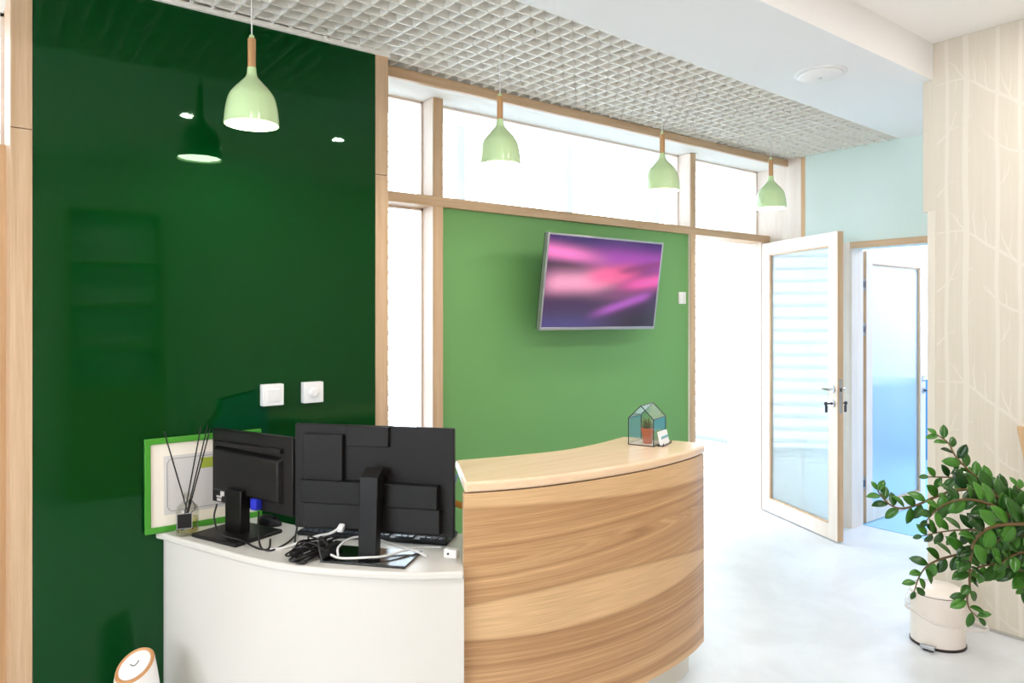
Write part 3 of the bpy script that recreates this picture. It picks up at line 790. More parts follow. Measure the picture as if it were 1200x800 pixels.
m2 = thing('computer_monitor', (1.10, 2.20, DZT), math.atan2(-0.77, 0.638), 'larger black monitor seen from behind with square stand, beside the counter', 'monitor')
MB().box((-0.148, -0.075, 0.0), (0.148, 0.088, 0.008)).build('base_plate', M['gloss_black'], m2, 0.002)
MB().add([(-0.032,-0.036,0.007),(0.032,-0.036,0.007),(0.032,0.0,0.007),(-0.032,0.0,0.007),(-0.032,-0.02,0.275),(0.032,-0.02,0.275),(0.032,0.03,0.30),(-0.032,0.03,0.30)],
         [(0,3,2,1),(4,5,6,7),(0,1,5,4),(1,2,6,5),(2,3,7,6),(3,0,4,7)]).build('stand_post', M['black_satin'], m2, 0.002)
X0, X1, Z0, Z1 = -0.318, 0.268, 0.066, 0.432
PW, PH = X1 - X0, Z1 - Z0
MB().box((X0, 0.066, Z0), (X1, 0.086, Z1)).build('panel_case', M['black_matte'], m2, 0.003)
MB().box((X0 + 0.006, 0.0862, Z0 + 0.02), (X1 - 0.006, 0.0868, Z1 - 0.006)).build('screen', M['screen'], m2, smooth=False)
MB().box((X0 + PW*0.07, 0.046, Z0 + PH*0.42), (X0 + PW*0.325, 0.067, Z1 - PH*0.085)).build('upper_cover', M['black_matte'], m2, 0.003)
MB().box((X0 + PW*0.345, 0.052, Z1 - PH*0.19), (X0 + PW*0.61, 0.067, Z1 - 0.001)).build('top_cover', M['black_matte'], m2, 0.002)
MB().box((X0 + PW*0.065, 0.03, Z0 + PH*0.27), (X0 + PW*0.92, 0.067, Z0 + PH*0.485)).build('lower_cover', M['black_satin'], m2, 0.003)
MB().box((X0 + PW*0.085, 0.035, Z0 + PH*0.04), (X0 + PW*0.93, 0.067, Z0 + PH*0.27)).build('connector_cover', M['black_plastic'], m2, 0.003)
MB().box((-0.03, 0.02, 0.20), (0.03, 0.067, 0.26)).build('hinge_block', M['black_satin'], m2, 0.003)

# keyboard and mouse
kb = thing('keyboard', (1.235, 2.42, DZT), math.atan2(-0.77, 0.638), 'flat black keyboard lying behind the larger monitor', 'keyboard')
MB().box((-0.29, -0.068, 0.002), (0.29, 0.068, 0.016)).build('keyboard_case', M['black_plastic'], kb, 0.004)
ks = MB()
for r in range(6):
    for c in range(24):
        if c in (15, 19): continue
        x = -0.275 + c * 0.0231; y = -0.056 + r * 0.0195
        ks.box((x, y, 0.015), (x + 0.018, y + 0.015, 0.021))
ko = ks.build('keys', plain('key_caps', srgb(70, 72, 84), 0.35), kb, smooth=False); ko['kind'] = 'stuff'
ms = thing('computer_mouse', (0.966, 2.80, DZT), math.radians(-60), 'black computer mouse lying behind the smaller monitor', 'mouse')
mm = MB()
for j in range(9):
    a = j / 8 * PI / 2
    pass
N = 20; rows = 7; vs = []; fs = []
for j in range(rows + 1):
    a = j / rows * PI / 2
    for k in range(N):
        q = 2 * PI * k / N
        vs.append((0.055 * math.cos(q) * math.cos(a) ** 0.7 if j < rows else 0, 0.032 * math.sin(q) * math.cos(a) ** 0.7 if j < rows else 0, 0.002 + 0.034 * math.sin(a) * (1 - 0.15 * math.cos(q))))
for j in range(rows):
    for k in range(N): fs.append((j*N+k, j*N+(k+1)%N, (j+1)*N+(k+1)%N, (j+1)*N+k))
fs.append(tuple(range(N))[::-1])
mm.add(vs, fs).build('mouse_shell', M['black_plastic'], ms)
MB().lathe([(0.008, -0.003), (0.008, 0.003)], n=16, M=Matrix.Translation((0.03, 0, 0.030)) @ Matrix.Rotation(PI/2, 4, 'X')).build('scroll_wheel', M['black_matte'], ms)

# cables on the desk
def cable(name, pts, r, m, label, per=8):
    o = MB().tube([tuple(p) for p in spline(pts, per)], r, 8).build(name, m, None)
    return tag(o, label, 'cable')
Z = DZT + 0.004
cable('monitor_cable', [(0.76, 2.765, 0.815), (0.745, 2.745, 0.77), (0.752, 2.69, 0.725), (0.80, 2.61, Z + .012), (0.832, 2.52, Z), (0.86, 2.50, Z), (0.90, 2.60, Z)], 0.0035, M['cable_black'], 'black cable drooping over the base of the smaller monitor')
cable('monitor_cable', [(0.865, 2.62, 0.80), (0.85, 2.58, 0.76), (0.842, 2.53, Z + .002), (0.86, 2.475, Z), (0.93, 2.52, Z), (0.985, 2.585, Z)], 0.0032, M['cable_black'], 'black cable dropping from the blue plug of the smaller monitor')
cable('power_cable', [(1.03, 2.66, 0.78), (1.0, 2.60, 0.73), (0.965, 2.53, Z + .004), (0.945, 2.46, Z), (0.975, 2.40, Z), (0.95, 2.355, Z), (1.0, 2.36, Z)], 0.0035, M['cable_black'], 'black cable rising between the two monitors')
cable('white_cable', [(0.858, 2.485, Z), (0.90, 2.475, Z), (0.96, 2.47, Z + .01), (1.0, 2.42, 0.735), (1.025, 2.36, 0.755), (1.043, 2.325, 0.778)], 0.0048, M['cable_white'], 'thick white cable plugged into the back of the larger monitor')
cable('white_cable', [(1.0, 2.24, Z + .012), (1.02, 2.28, Z + .03), (1.08, 2.30, Z + .045), (1.14, 2.27, Z + .04), (1.19, 2.20, Z + .022), (1.235, 2.125, Z + .010), (1.25, 2.09, Z)], 0.004, M['cable_white'], 'white cable looping behind the stand of the larger monitor')
cable('white_cable', [(0.985, 2.27, Z + .014), (1.0, 2.22, Z + .012), (1.06, 2.165, Z + .016), (1.12, 2.145, Z + .014), (1.2, 2.15, Z + .016), (1.27, 2.15, Z + .012), (1.33, 2.13, Z + .006)], 0.004, M['cable_white'], 'white cable lying across the square base of the larger monitor')
# bundle
bn = thing('cable_bundle', (0.95, 2.33, DZT), 0, 'tangled bundle of folded black cables left of the square monitor base', 'cable')
random.seed(5)
for k in range(9):
    x0 = -0.085 + random.uniform(-.012, .02); y0 = -0.005 + random.uniform(-.045, .03); h = 0.004 + 0.0028 * k
    x1 = 0.065 + random.uniform(-.03, .03); y1 = 0.02 + random.uniform(-.03, .05)
    w = random.uniform(.010, .022)
    pts = spline([(x1, y1, h + .012), ((x0+x1)/2 + random.uniform(-.02, .02), (y0+y1)/2 + random.uniform(.0, .03), h + .016), (x0 + .02, y0 + w, h + .003), (x0, y0, h),
                  (x0 + .018, y0 - w, h), ((x0+x1)/2 + random.uniform(-.02, .02), (y0+y1)/2 - random.uniform(.01, .04), h + .008), (x1 + random.uniform(.0, .03), y1 - .03, h + .014)], 7)
    MB().tube([tuple(p) for p in pts], 0.0033, 7).build('cable_strand', M['cable_black'], bn)
for k in range(3):
    pts = spline([(-.03 + .03*k, .05, .012), (-.06 + .03*k, .02 + .01*k, .035 + .012*k), (-.03 + .035*k, -.02, .045), (.01 + .02*k, -.03 - .02*k, .006)], 8)
    MB().tube([tuple(p) for p in pts], 0.0028, 7).build('cable_strand', M['cable_black'], bn)
MB().box((-0.014, -0.05, 0.006), (0.014, 0.05, 0.034), Matrix.Translation((0.055, -0.03, 0.006)) @ Matrix.Rotation(-0.9, 4, 'Z')).build('cable_plug', M['black_plastic'], bn, 0.005)
MB().tube([tuple(p) for p in spline([(0.04, -0.04, 0.03), (0.02, -0.02, 0.07), (0.0, -0.05, 0.05), (0.0, -0.08, 0.005)], 6)], 0.003, 7).build('cable_strand', M['cable_black'], bn)
tag(MB().box((-0.011, -0.024, -0.009), (0.011, 0.024, 0.009)).build('white_plug', M['white_plastic'], None, 0.004), 'white plug at the back of the larger monitor', 'plug')
bpy.data.objects['white_plug'].matrix_world = Matrix.Translation((1.05, 2.318, 0.785)) @ Matrix.Rotation(-0.85, 4, 'Z') @ Matrix.Rotation(0.4, 4, 'X')

# small white adapter box, strap and blue cable by the counter end
ad = thing('power_adapter', (1.318, 2.045, DZT), math.radians(-55), 'small white adapter box on the desk against the counter end', 'adapter')
MB().box((-0.024, -0.014, 0), (0.024, 0.014, 0.030)).build('adapter_case', M['white_plastic'], ad, 0.004)
MB().lathe([(0.0035, 0), (0.0035, 0.003)], n=12, M=Matrix.Translation((-0.006, -0.014, 0.016)) @ Matrix.Rotation(PI/2, 4, 'X')).build('socket_hole', M['black_plastic'], ad)
cable('network_cable', [(1.435, 2.19, 0.93), (1.437, 2.215, 0.88), (1.432, 2.22, 0.84), (1.42, 2.235, 0.80), (1.41, 2.25, 0.72)], 0.005, M['cable_blue'], 'pale blue cable hanging from the left end of the counter')
tag(MB().tube([tuple(p) for p in spline([(1.36, 2.30, 0.80), (1.41, 2.24, 0.825), (1.45, 2.20, 0.82), (1.50, 2.16, 0.79)], 8)], 0.0115, 12).build('orange_strap', M['orange'], None), 'orange band curving behind the counter end, beside the monitor', 'strap')

# framed certificate
fr = thing('picture_frame', (0.768, 2.958, DZT), 0, 'green framed certificate leaning on the glass behind the reed diffuser', 'frame')
FM = Matrix.Rotation(math.radians(-1.5), 4, 'X')
FW, FH = 0.215, 0.352
FM = Matrix.Translation((0, -0.016, 0.001)) @ Matrix.Rotation(math.radians(-1.6), 4, 'X')
fb = MB()
for a, b in (((-FW, -0.008, 0), (FW, 0.012, 0.022)), ((-FW, -0.008, FH-0.022), (FW, 0.012, FH)), ((-FW, -0.008, 0.022), (-FW+0.02, 0.012, FH-0.022)), ((FW-0.02, -0.008, 0.022), (FW, 0.012, FH-0.022))): fb.box(a, b, FM)
fb.build('frame_border', M['frame_green'], fr, 0.002)
MB().box((-FW+0.018, 0.0, 0.02), (FW-0.018, 0.008, FH-0.02), FM).build('mount_card', M['mat_white'], fr, smooth=False)
MB().box((-0.150, -0.0012, 0.062), (0.150, 0.001, 0.282), FM).build('certificate', M['paper'], fr, smooth=False)
def rrect(x0, x1, z0, z1, r, n=6):
    pts = []
    for cx, cz, a0 in ((x1-r, z1-r, 0), (x0+r, z1-r, 90), (x0+r, z0+r, 180), (x1-r, z0+r, 270)):
        for k in range(n + 1):
            a = math.radians(a0 + 90 * k / n); pts.append(FM @ Vector((cx + r*math.cos(a), -0.0014, cz + r*math.sin(a))))
    return pts
MB().tube(rrect(-0.138, 0.138, 0.074, 0.270, 0.022), 0.0009, 4, closed=True).build('printed_border', M['ink'], fr)
MB().box((-0.018, -0.0018, 0.222), (0.055, 0.0, 0.262), FM).build('printed_patch', M['olive'], fr, smooth=False)

# reed diffuser
rd = thing('reed_diffuser', (0.683, 2.868, DZT), 0, 'clear glass reed diffuser with black reeds and black square tag', 'diffuser')
MB().lathe([(0.0, 0.0), (0.037, 0.0), (0.040, 0.004), (0.040, 0.085), (0.034, 0.105), (0.018, 0.120), (0.0145, 0.128), (0.0145, 0.146), (0.020, 0.152), (0.0125, 0.152), (0.012, 0.128), (0.016, 0.118), (0.032, 0.103), (0.037, 0.084), (0.037, 0.012), (0.0, 0.012)], n=36, cap0=False, cap1=False).build('bottle', M['bottle'], rd)
MB().lathe([(0.0, 0.013), (0.0365, 0.013), (0.0365, 0.062), (0.0, 0.062)], n=32, cap0=False, cap1=False).build('scented_oil', M['oil'], rd)
for a, b in (((0.016, -0.01, 0.018), (-0.076, 0.020, 0.385)), ((-0.022, -0.006, 0.016), (0.052, 0.020, 0.390)), ((-0.016, 0.0, 0.016), (0.072, 0.0, 0.398)), ((-0.010, 0.012, 0.016), (0.078, -0.014, 0.388))):
    MB().tube([a, b], 0.0026, 8).build('reed', M['cable_black'], rd)
tg = thing  # square tag hangs on the side facing the room
va = Vector((-0.235, -0.972, 0)); ta = Vector((0.972, -0.235, 0))
TM = Matrix(((ta.x, va.x, 0, va.x * 0.043 - 0.010), (ta.y, va.y, 0, va.y * 0.043), (0, 0, 1, 0.060), (0, 0, 0, 1)))
MB().box((-0.024, -0.0015, -0.026), (0.024, 0.0015, 0.026), TM).build('square_tag', M['black_matte'], rd, 0.0008)
tb = MB()
for a, b in (((-0.026, -0.001, -0.028), (0.026, 0.001, -0.0255)), ((-0.026, -0.001, 0.0255), (0.026, 0.001, 0.028)), ((-0.026, -0.001, -0.028), (-0.0235, 0.001, 0.028)), ((0.0235, -0.001, -0.028), (0.026, 0.001, 0.028))): tb.box(a, b, TM)
tb.build('tag_border', M['silver'], rd, smooth=False)
MB().tube([tuple(p) for p in spline([TM @ Vector((0, 0, 0.026)), Vector((-0.006, -0.042, 0.105)), Vector((0.0, -0.017, 0.128)), Vector((0.012, -0.020, 0.124)), Vector((0.018, -0.036, 0.10)), TM @ Vector((0.018, 0, 0.026))], 6)], 0.0014, 6).build('tag_cord', M['cable_black'], rd)

# ------------------------------------------------------------------ glass house, pot, card stand
HZ = 0.966
gh = thing('glass_terrarium', (2.242, 2.108, HZ), math.atan2(-0.104, 0.038), 'small house shaped glass terrarium with dark metal edges on the counter', 'terrarium')
GW, GD, GE, GA = 0.111, 0.140, 0.112, 0.166
P0 = [(0,0,0.002),(GW,0,0.002),(GW,0,GE),(GW/2,0,GA),(0,0,GE)]
P1 = [(x, GD, z) for x, y, z in P0]
ed = MB()
for a, b in [(P0[i], P0[(i+1)%5]) for i in range(5)] + [(P1[i], P1[(i+1)%5]) for i in range(5)] + [(P0[i], P1[i]) for i in range(5)]:
    ed.tube([a, b], 0.0019, 6)
ed.build('metal_frame', M['black_wire'], gh)
def panel(name, vs):
    n = len(vs); V = [Vector(v) for v in vs]
    nn = (V[1]-V[0]).cross(V[2]-V[0]).normalized() * 0.0008
    fs = [tuple(range(n)), tuple(range(n, 2*n))[::-1]] + [(i, n+i, n+(i+1)%n, (i+1)%n) for i in range(n)]
    MB().add([v + nn for v in V] + [v - nn for v in V], fs).build(name, M['small_glass'], gh, smooth=False)
panel('glass_pane', P0); panel('glass_pane', P1)
panel('glass_pane', [P0[0], P1[0], P1[4], P0[4]]); panel('glass_pane', [P0[1], P1[1], P1[2], P0[2]])
panel('glass_pane', [P0[4], P1[4], P1[3], P0[3]]); panel('glass_pane', [P0[2], P1[2], P1[3], P0[3]])
MB().box((0.001, 0.001, 0.0), (GW-0.001, GD-0.001, 0.003)).build('floor_plate', plain('pale_plate', srgb(226, 205, 190), 0.4), gh, smooth=False)
pot = thing('succulent_pot', (2.318, 2.070, HZ + 0.0035), 0.3, 'small terracotta pot with a spiky succulent inside the glass house', 'plant')
MB().lathe([(0.0, 0.0), (0.0185, 0.0), (0.0245, 0.046), (0.0265, 0.047), (0.0275, 0.064), (0.0245, 0.064), (0.0235, 0.056), (0.0, 0.056)], n=28, cap0=False, cap1=False).build('terracotta_pot', M['terracotta'], pot)
MB().lathe([(0.024, 0.056), (0.0, 0.060)], n=20, cap0=False).build('soil', M['soil'], pot)
random.seed(3)
for k in range(22):
    a = k * 2.4; el = 0.35 + 0.95 * (k / 22)
    L_ = 0.030 + 0.016 * (k / 22) + random.uniform(-.004, .004)
    d = Vector((math.cos(a) * math.cos(el), math.sin(a) * math.cos(el), math.sin(el)))
    p = Vector((0, 0, 0.058)) + d * 0.003
    MB().tube([p, p + d * L_ * 0.5 + Vector((0, 0, .002)), p + d * L_ + Vector((0, 0, .006))], [0.004, 0.0034, 0.0005], 6).build('succulent_leaf', M['succulent'], pot)
cs = thing('card_stand', (2.352, 2.008, HZ), math.atan2(0.053, 0.133), 'small black wire stand holding white cards beside the glass house', 'card stand')
wv = MB()
wv.tube([(-0.05, -0.012, 0.003), (0.05, -0.012, 0.003), (0.056, 0.0, 0.006), (0.05, 0.010, 0.003), (-0.05, 0.010, 0.003)], 0.002, 6, closed=True)
wv.tube([(-0.05, -0.012, 0.003), (-0.05, -0.014, 0.014)], 0.002, 6).tube([(0.05, -0.012, 0.003), (0.05, -0.014, 0.014)], 0.002, 6)
wv.build('wire_base', M['black_wire'], cs)
cd = thing('card_stack', (2.352, 2.008, HZ), math.atan2(0.053, 0.133), 'stack of white cards with a teal stripe leaning in the wire stand', 'cards', None)
for k in range(4):
    CM = Matrix.Translation((-0.004 * k + .004, -0.006 + 0.0022 * k, 0.006)) @ Matrix.Rotation(math.radians(-13), 4, 'X')
    MB().box((-0.043, -0.0008, 0), (0.043, 0.0008, 0.055), CM).build('card', M['card'], cd, smooth=False)
CM = Matrix.Translation((0.004, -0.0071, 0.006)) @ Matrix.Rotation(math.radians(-13), 4, 'X')
MB().box((-0.043, -0.0009, 0.024), (0.043, 0.0, 0.034), CM).build('printed_stripe', M['teal'], cd, smooth=False)

# ------------------------------------------------------------------ humidifier on the floor
hu = thing('humidifier', (0.488, 2.74, 0), math.radians(-18), 'white egg shaped humidifier with wood toned rim on the floor by the glass', 'humidifier')
SL = 0.42   # slant of the cut top (rises to the right)
def hum_r(z): return 0.087 - 0.006 * (z / 0.34) - 0.034 * (max(0, z - 0.05) / 0.34) ** 2.0
vs = []; fs = []; N = 40; K = 24
nx, ny, nz_ = -0.28, -0.42, 0.86
def cut(x, y): return 0.316 - (nx * x + ny * y) / nz_
for j in range(K + 1):
    for k in range(N):
        q = 2 * PI * k / N
        z = 0.0
        s = j / K
        r = 0.09
        for _ in range(6):
            zt = cut(r * math.cos(q), r * math.sin(q)); z = s * zt; r = hum_r(z)
        vs.append((r * math.cos(q), r * math.sin(q), z))
for j in range(K):
    for k in range(N): fs.append((j*N+k, j*N+(k+1)%N, (j+1)*N+(k+1)%N, (j+1)*N+k))
fs.append(tuple(range(N))[::-1])
MB().add(vs, fs).build('body_shell', M['white_plastic'], hu)
ringv = [Vector(v) for v in vs[K*N:]]
cen = sum(ringv, Vector()) / N
inn = [cen + (v - cen) * 0.80 for v in ringv]
nrm = Vector((nx, ny, nz_)).normalized()
b = MB(); V2 = ringv + [cen + (v - cen) * 0.92 + nrm * 0.008 for v in ringv] + [v + nrm * 0.004 for v in inn]
b.add(V2, [(i*N+k, i*N+(k+1)%N, (i+1)*N+(k+1)%N, (i+1)*N+k) for i in range(2) for k in range(N)]).build('wood_toned_rim', M['rose_gold'], hu)
b = MB(); V3 = [v + nrm * 0.004 for v in inn] + [cen + (v - cen) * 0.5 + nrm * 0.006 for v in ringv] + [cen + nrm * 0.007]
b.add(V3, [(k, (k+1)%N, N+(k+1)%N, N+k) for k in range(N)] + [(N+k, N+(k+1)%N, 2*N) for k in range(N)]).build('top_panel', M['white_plastic'], hu)
sx = Vector((0.972, 0.0, 0.28)); sx = (sx - nrm * sx.dot(nrm)).normalized(); sy = nrm.cross(sx)
c0 = cen + nrm * 0.008
MB().tube([c0 + sx * -0.014 + sy * 0.004, c0 + sx * -0.007 + sy * -0.006, c0 + sx * 0.0 + sy * -0.009, c0 + sx * 0.007 + sy * -0.004, c0 + sx * 0.014 + sy * 0.006], 0.0018, 6).build('curved_mark', M['ink'], hu)

# ------------------------------------------------------------------ pedal bin
bn_ = thing('pedal_bin', (3.60, 1.445, 0), 0, 'small cream pedal bin standing below the plant by the wallpapered wall', 'bin')
MB().lathe([(0.112, 0.0), (0.116, 0.0), (0.116, 0.010), (0.112, 0.012)], n=44, cap0=True).build('base_ring', M['dark_rubber'], bn_)
MB().lathe([(0.1125, 0.010), (0.1125, 0.225), (0.1105, 0.232)], n=44).build('bin_body', M['bin'], bn_)
MB().lathe([(0.1105, 0.231), (0.1105, 0.236)], n=44).build('lid_seam', M['dark_rubber'], bn_)
MB().lathe([(0.114, 0.236), (0.114, 0.243), (0.104, 0.254), (0.075, 0.262), (0.0, 0.266)], n=44).build('bin_lid', M['bin'], bn_)
pd = Vector((-0.995, -0.10, 0)); pt = Vector((0.10, -0.995, 0))
PM = Matrix(((pt.x, pd.x, 0, pd.x * 0.116), (pt.y, pd.y, 0, pd.y * 0.116), (0, 0, 1, 0), (0, 0, 0, 1)))
MB().box((-0.026, -0.02, 0.014), (0.026, 0.030, 0.020), PM).box((-0.030, 0.022, 0.012), (0.030, 0.036, 0.030), PM).build('pedal', M['steel'], bn_, 0.003)
MB().box((-0.022, -0.02, 0.0), (0.022, 0.022, 0.012), PM).build('pedal_bracket', M['dark_rubber'], bn_, 0.002)
# bag
bg_ = thing('bin_liner', (3.60, 1.445, 0.0), 0, 'translucent white plastic bag folded over the rim of the pedal bin', 'bag')
vs = []; fs = []; N = 56; K = 12
for j in range(K + 1):
    s = j / K
    for k in range(N):
        q = 2 * PI * k / N
        low = 0.128 + 0.022 * math.cos(q - 2.1) + 0.004 * math.sin(3 * q)
        z = 0.228 + (low - 0.228) * s
        side = max(0, math.cos(q + 1.15)) ** 4
        r = 0.1145 + (0.006 + 0.012 * (0.5 + 0.5 * math.sin(5 * q + 3 * s)) + 0.070 * side) * s ** 1.3 + 0.018 * max(0, math.cos(q - 2.4)) ** 4 * math.sin(PI * s)
        vs.append((r * math.cos(q), r * math.sin(q), z))
for j in range(K):
    for k in range(N): fs.append((j*N+k, j*N+(k+1)%N, (j+1)*N+(k+1)%N, (j+1)*N+k))
MB().add(vs, fs).build('bag_film', M['bag'], bg_)
MB().tube([(x * 1.004, y * 1.004, z) for x, y, z in vs[K*N:]], 0.0055, 8, closed=True).build('rolled_hem', M['hem'], bg_)

# rail and wooden upright on the wallpapered wall behind the plant
rl = thing('wall_rail', (WX, 1.3, 0.645), 0, 'white rounded rail along the wallpapered wall behind the plant', 'rail')
MB().tube([tuple(p) for p in spline([(-0.002, 0.145, 0.02), (-0.03, 0.135, 0.012), (-0.045, 0.10, 0.0), (-0.045, -0.1, 0.0), (-0.045, -0.6, 0.0), (-0.03, -0.64, 0), (-0.002, -0.645, 0)], 6)], 0.016, 12).build('rail_bar', M['white_plastic'], rl)
wu = thing('wooden_upright', (WX, 1.15, 0.0), 0, 'tapered wooden board fixed upright on the wallpapered wall beside the plant', 'board')
MB().add([(-0.03, 0.077, 0.995), (-0.03, -0.1, 0.995), (-0.03, -0.1, 0.5), (-0.03, -0.02, 0.5), (0.0, 0.077, 0.995), (0.0, -0.1, 0.995), (0.0, -0.1, 0.5), (0.0, -0.02, 0.5)],
         [(0,1,2,3),(4,7,6,5),(0,4,5,1),(1,5,6,2),(2,6,7,3),(3,7,4,0)]).build('board', M['oak_door'], wu, 0.003)

# ------------------------------------------------------------------ plant
STEM = [[[3.014,0.835,0.717],[2.95,0.905,0.805],[2.918,0.952,0.852],[2.888,0.997,0.903],[2.856,1.042,0.955],[2.837,1.079,1.003],[2.834,1.103,1.048],[2.82,1.135,1.076]],[[3.02,0.83,0.686],[2.932,0.889,0.766],[2.85,0.943,0.837],[2.805,0.968,0.862],[2.748,1.003,0.878],[2.692,1.037,0.872],[2.648,1.062,0.849],[2.61,1.082,0.813]],[[3.044,0.837,0.695],[2.949,0.921,0.818],[2.872,0.991,0.886],[2.801,1.057,0.892],[2.748,1.109,0.866],[2.707,1.152,0.836],[2.672,1.19,0.82],[2.65,1.219,0.829],[2.633,1.243,0.857],[2.629,1.257,0.879]],[[3.074,0.851,0.694],[3.013,0.941,0.819],[2.989,1.003,0.875],[2.962,1.066,0.9],[2.934,1.131,0.905],[2.905,1.196,0.9]],[[3.147,0.858,0.621],[3.11,0.929,0.667],[3.077,0.996,0.702],[3.056,1.055,0.705],[3.033,1.114,0.697],[3.009,1.175,0.682],[2.969,1.247,0.654]],[[2.965,0.809,0.733],[2.886,0.862,0.792],[2.83,0.897,0.803],[2.775,0.931,0.799],[2.732,0.956,0.782],[2.701,0.972,0.746],[2.686,0.976,0.7],[2.675,0.976,0.642],[2.669,0.973,0.6],[2.655,0.975,0.573],[2.654,0.968,0.538],[2.67,0.948,0.511]],[[3.086,0.842,0.591],[3.006,0.911,0.644],[2.938,0.972,0.682],[2.882,1.023,0.676],[2.838,1.064,0.658],[2.788,1.111,0.636],[2.757,1.143,0.609],[2.741,1.163,0.567],[2.735,1.176,0.516]],[[3.032,0.82,0.562],[2.969,0.861,0.603],[2.9,0.905,0.633],[2.843,0.941,0.65],[2.799,0.966,0.653],[2.755,0.992,0.64],[2.73,1.003,0.63]],[[3.002,0.819,0.693],[2.923,0.86,0.743],[2.851,0.897,0.763],[2.792,0.923,0.753],[2.745,0.941,0.727]],[[2.978,0.812,0.638],[2.911,0.844,0.689],[2.846,0.876,0.709],[2.792,0.898,0.699],[2.752,0.91,0.681]],[[3.026,0.825,0.717],[2.992,0.867,0.783],[2.969,0.9,0.835],[2.965,0.919,0.886],[2.967,0.933,0.907]],[[2.977,0.799,0.611],[2.909,0.831,0.632],[2.854,0.853,0.616],[2.811,0.865,0.6]],[[3.123,0.852,0.62],[3.056,0.913,0.665],[3.015,0.955,0.687],[2.973,0.997,0.689],[2.943,1.03,0.674],[2.927,1.053,0.647]]]
PX, PY = 3.06, 0.76
plant = thing('potted_plant', (PX, PY, 0), 0, 'large glossy green plant with arching leafy stems reaching in from the right', 'plant')
MB().lathe([(0.0, 0.0), (0.085, 0.0), (0.115, 0.40), (0.125, 0.44), (0.125, 0.47), (0.112, 0.47), (0.105, 0.43), (0.0, 0.43)], n=36, cap0=False, cap1=False).build('planter', M['lacquer'], plant)
MB().lathe([(0.106, 0.435), (0.0, 0.445)], n=24, cap0=False).build('soil', M['soil'], plant)
def leaf_mesh(fold, curl):
    b = MB(); n = 7
    W_ = [0.0, 0.62, 0.92, 1.0, 0.90, 0.62, 0.0]
    for i in range(n):
        s = i / (n - 1); w_ = 0.27 * W_[i]
        zc = -curl * s * s
        b.v += [(s, -w_, zc + fold * w_), (s, 0, zc), (s, w_, zc + fold * w_)]
    for i in range(n - 1):
        a = i * 3
        b.f += [(a, a+3, a+4, a+1), (a+1, a+4, a+5, a+2)]
    o = b.build('leaf', M['leaf'], None, recalc=False)
    me = o.data; bpy.data.objects.remove(o)
    me.polygons.foreach_set('use_smooth', [True] * len(me.polygons))
    bm = bmesh.new(); bm.from_mesh(me)
    bmesh.ops.remove_doubles(bm, verts=bm.verts[:], dist=1e-5)
    r = bmesh.ops.solidify(bm, geom=bm.faces[:], thickness=0.012)
    bm.to_mesh(me); bm.free()
    return me
LM = [leaf_mesh(0.35, 0.12), leaf_mesh(0.2, 0.25), leaf_mesh(0.45, 0.02)]
random.seed(11)
cam_dir = Vector((0.61, 0.792, 0.0))
nleaf = 0
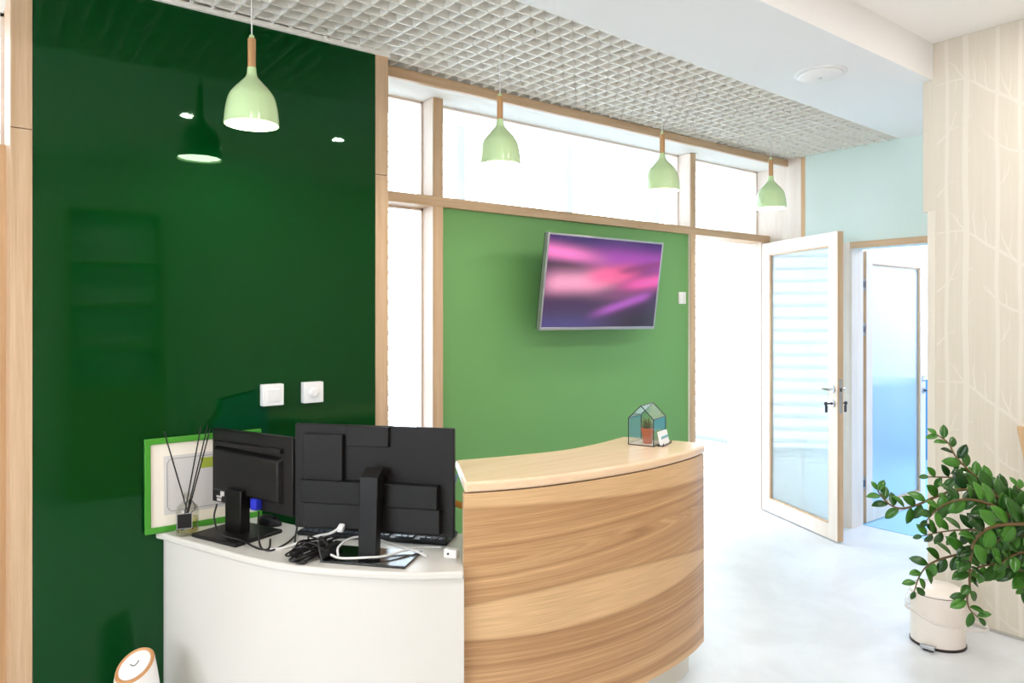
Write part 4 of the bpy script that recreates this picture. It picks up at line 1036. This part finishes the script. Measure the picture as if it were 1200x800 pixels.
for si, pts in enumerate(STEM):
    base = Vector((PX + random.uniform(-.04, .04), PY + random.uniform(-.04, .04), 0.44))
    loc = [base - Vector((PX, PY, 0))] + [Vector(p) - Vector((PX, PY, 0)) for p in pts]
    sp_ = spline(loc, 10)
    n = len(sp_)
    rad = [0.0075 * (1 - 0.72 * i / (n - 1)) for i in range(n)]
    so_ = MB().tube([tuple(p) for p in sp_], rad, 8).build('stem', M['stem'], plant)
    acc = 0.0; total = sum((sp_[i+1] - sp_[i]).length for i in range(n - 1)); run = 0.0; side = 1
    first = (sp_[0] - sp_[10]).length
    for i in range(n - 1):
        seg = (sp_[i+1] - sp_[i]).length; run += seg; acc += seg
        if run < first + 0.03: acc = 0.03; continue
        frac = run / total
        step = 0.0245 - 0.0085 * frac
        if acc >= step and nleaf < 285:
            acc = 0; side = -side
            t = (sp_[i+1] - sp_[i]).normalized()
            up = Vector((0, 0, 1))
            # pinnate rows: leaflets spread mostly in the plane seen from the room
            s1 = t.cross(cam_dir).normalized()
            if s1.z < 0: s1 = -s1
            ang = random.uniform(-0.5, 0.5)
            sd = (s1 * math.cos(ang) + cam_dir * math.sin(ang) * -1) * side
            d = (t * random.uniform(0.45, 0.8) + sd * 0.9 + up * 0.12).normalized()
            L_ = (0.103 - 0.055 * max(0.0, frac - 0.25) / 0.75) * random.uniform(0.88, 1.12)
            nn = (-cam_dir * random.uniform(0.5, 1.0) + up * random.uniform(0.35, 0.9) + Vector((random.uniform(-.4, .4), 0, random.uniform(-.3, .3))))
            y = nn.cross(d).normalized(); z = d.cross(y).normalized()
            o = bpy.data.objects.new('leaf', LM[nleaf % 3]); COL.objects.link(o)
            o.parent = so_
            o.matrix_local = Matrix.Translation(sp_[i] + d * 0.002) @ Matrix(((d.x, y.x, z.x, 0), (d.y, y.y, z.y, 0), (d.z, y.z, z.z, 0), (0, 0, 0, 1))) @ Matrix.Diagonal((L_, L_, L_, 1))
            nleaf += 1
    # terminal leaf
    t = (sp_[-1] - sp_[-3]).normalized(); nn = -cam_dir + Vector((0, 0, 0.6)); y = nn.cross(t).normalized(); z = t.cross(y).normalized()
    o = bpy.data.objects.new('leaf', LM[0]); COL.objects.link(o); o.parent = so_
    o.matrix_local = Matrix.Translation(sp_[-1]) @ Matrix(((t.x, y.x, z.x, 0), (t.y, y.y, z.y, 0), (t.z, y.z, z.z, 0), (0, 0, 0, 1))) @ Matrix.Diagonal((0.036, 0.036, 0.036, 1))
print('LEAVES', nleaf)

# ------------------------------------------------------------------ chair in the veranda
ch = thing('visitor_chair', (5.60, 3.95, 0), -PI / 2, 'grey seated chair with slim metal legs seen through the doorway', 'chair')
MB().box((-0.20, -0.34, 0.415), (0.20, 0.24, 0.455)).build('seat', M['chair_grey'], ch, 0.012)
MB().box((-0.19, 0.25, 0.55), (0.17, 0.28, 0.85)).build('backrest', M['chair_grey'], ch, 0.012)
for sx_ in (-1, 1):
    for sy_ in (-1, 1):
        MB().tube([(sx_*0.17, sy_*0.24 - .02, 0.415), (sx_*0.18, sy_*0.27 - .02, 0.0)], 0.008, 8).build('leg', M['steel'], ch)
    MB().tube([(sx_*0.16, 0.20, 0.40), (sx_*0.16, 0.265, 0.6)], 0.008, 8).build('back_post', M['steel'], ch)
    MB().tube([(sx_*0.177, -0.272, 0.14), (sx_*0.177, 0.236, 0.14)], 0.006, 8).build('stretcher', M['steel'], ch)

# ------------------------------------------------------------------ shelf cabinet behind the viewer (mirrored in the glass)
cb_ = thing('shelf_cabinet', (1.07, -1.14, 0), 0, 'tall wooden cabinet with open shelves behind the viewer, mirrored in the glass', 'cabinet')
MB().box((-0.36, 0, 0), (-0.34, 0.32, 2.4)).build('side_panel', M['cabinet'], cb_, smooth=False)
MB().box((0.34, 0, 0), (0.36, 0.32, 2.4)).build('side_panel', M['cabinet'], cb_, smooth=False)
MB().box((-0.34, 0, 0), (0.34, 0.015, 2.4)).build('back_panel', M['white_wall'], cb_, smooth=False)
for z in (0.0, 0.9, 1.25, 1.6, 1.95, 2.38): MB().box((-0.34, 0.015, z), (0.34, 0.32, z + 0.02)).build('shelf', M['cabinet'], cb_, smooth=False)
MB().box((-0.34, 0.30, 0.02), (-0.002, 0.318, 0.9)).build('cabinet_door', M['cabinet'], cb_, smooth=False)
MB().box((0.002, 0.30, 0.02), (0.34, 0.318, 0.9)).build('cabinet_door', M['cabinet'], cb_, smooth=False)
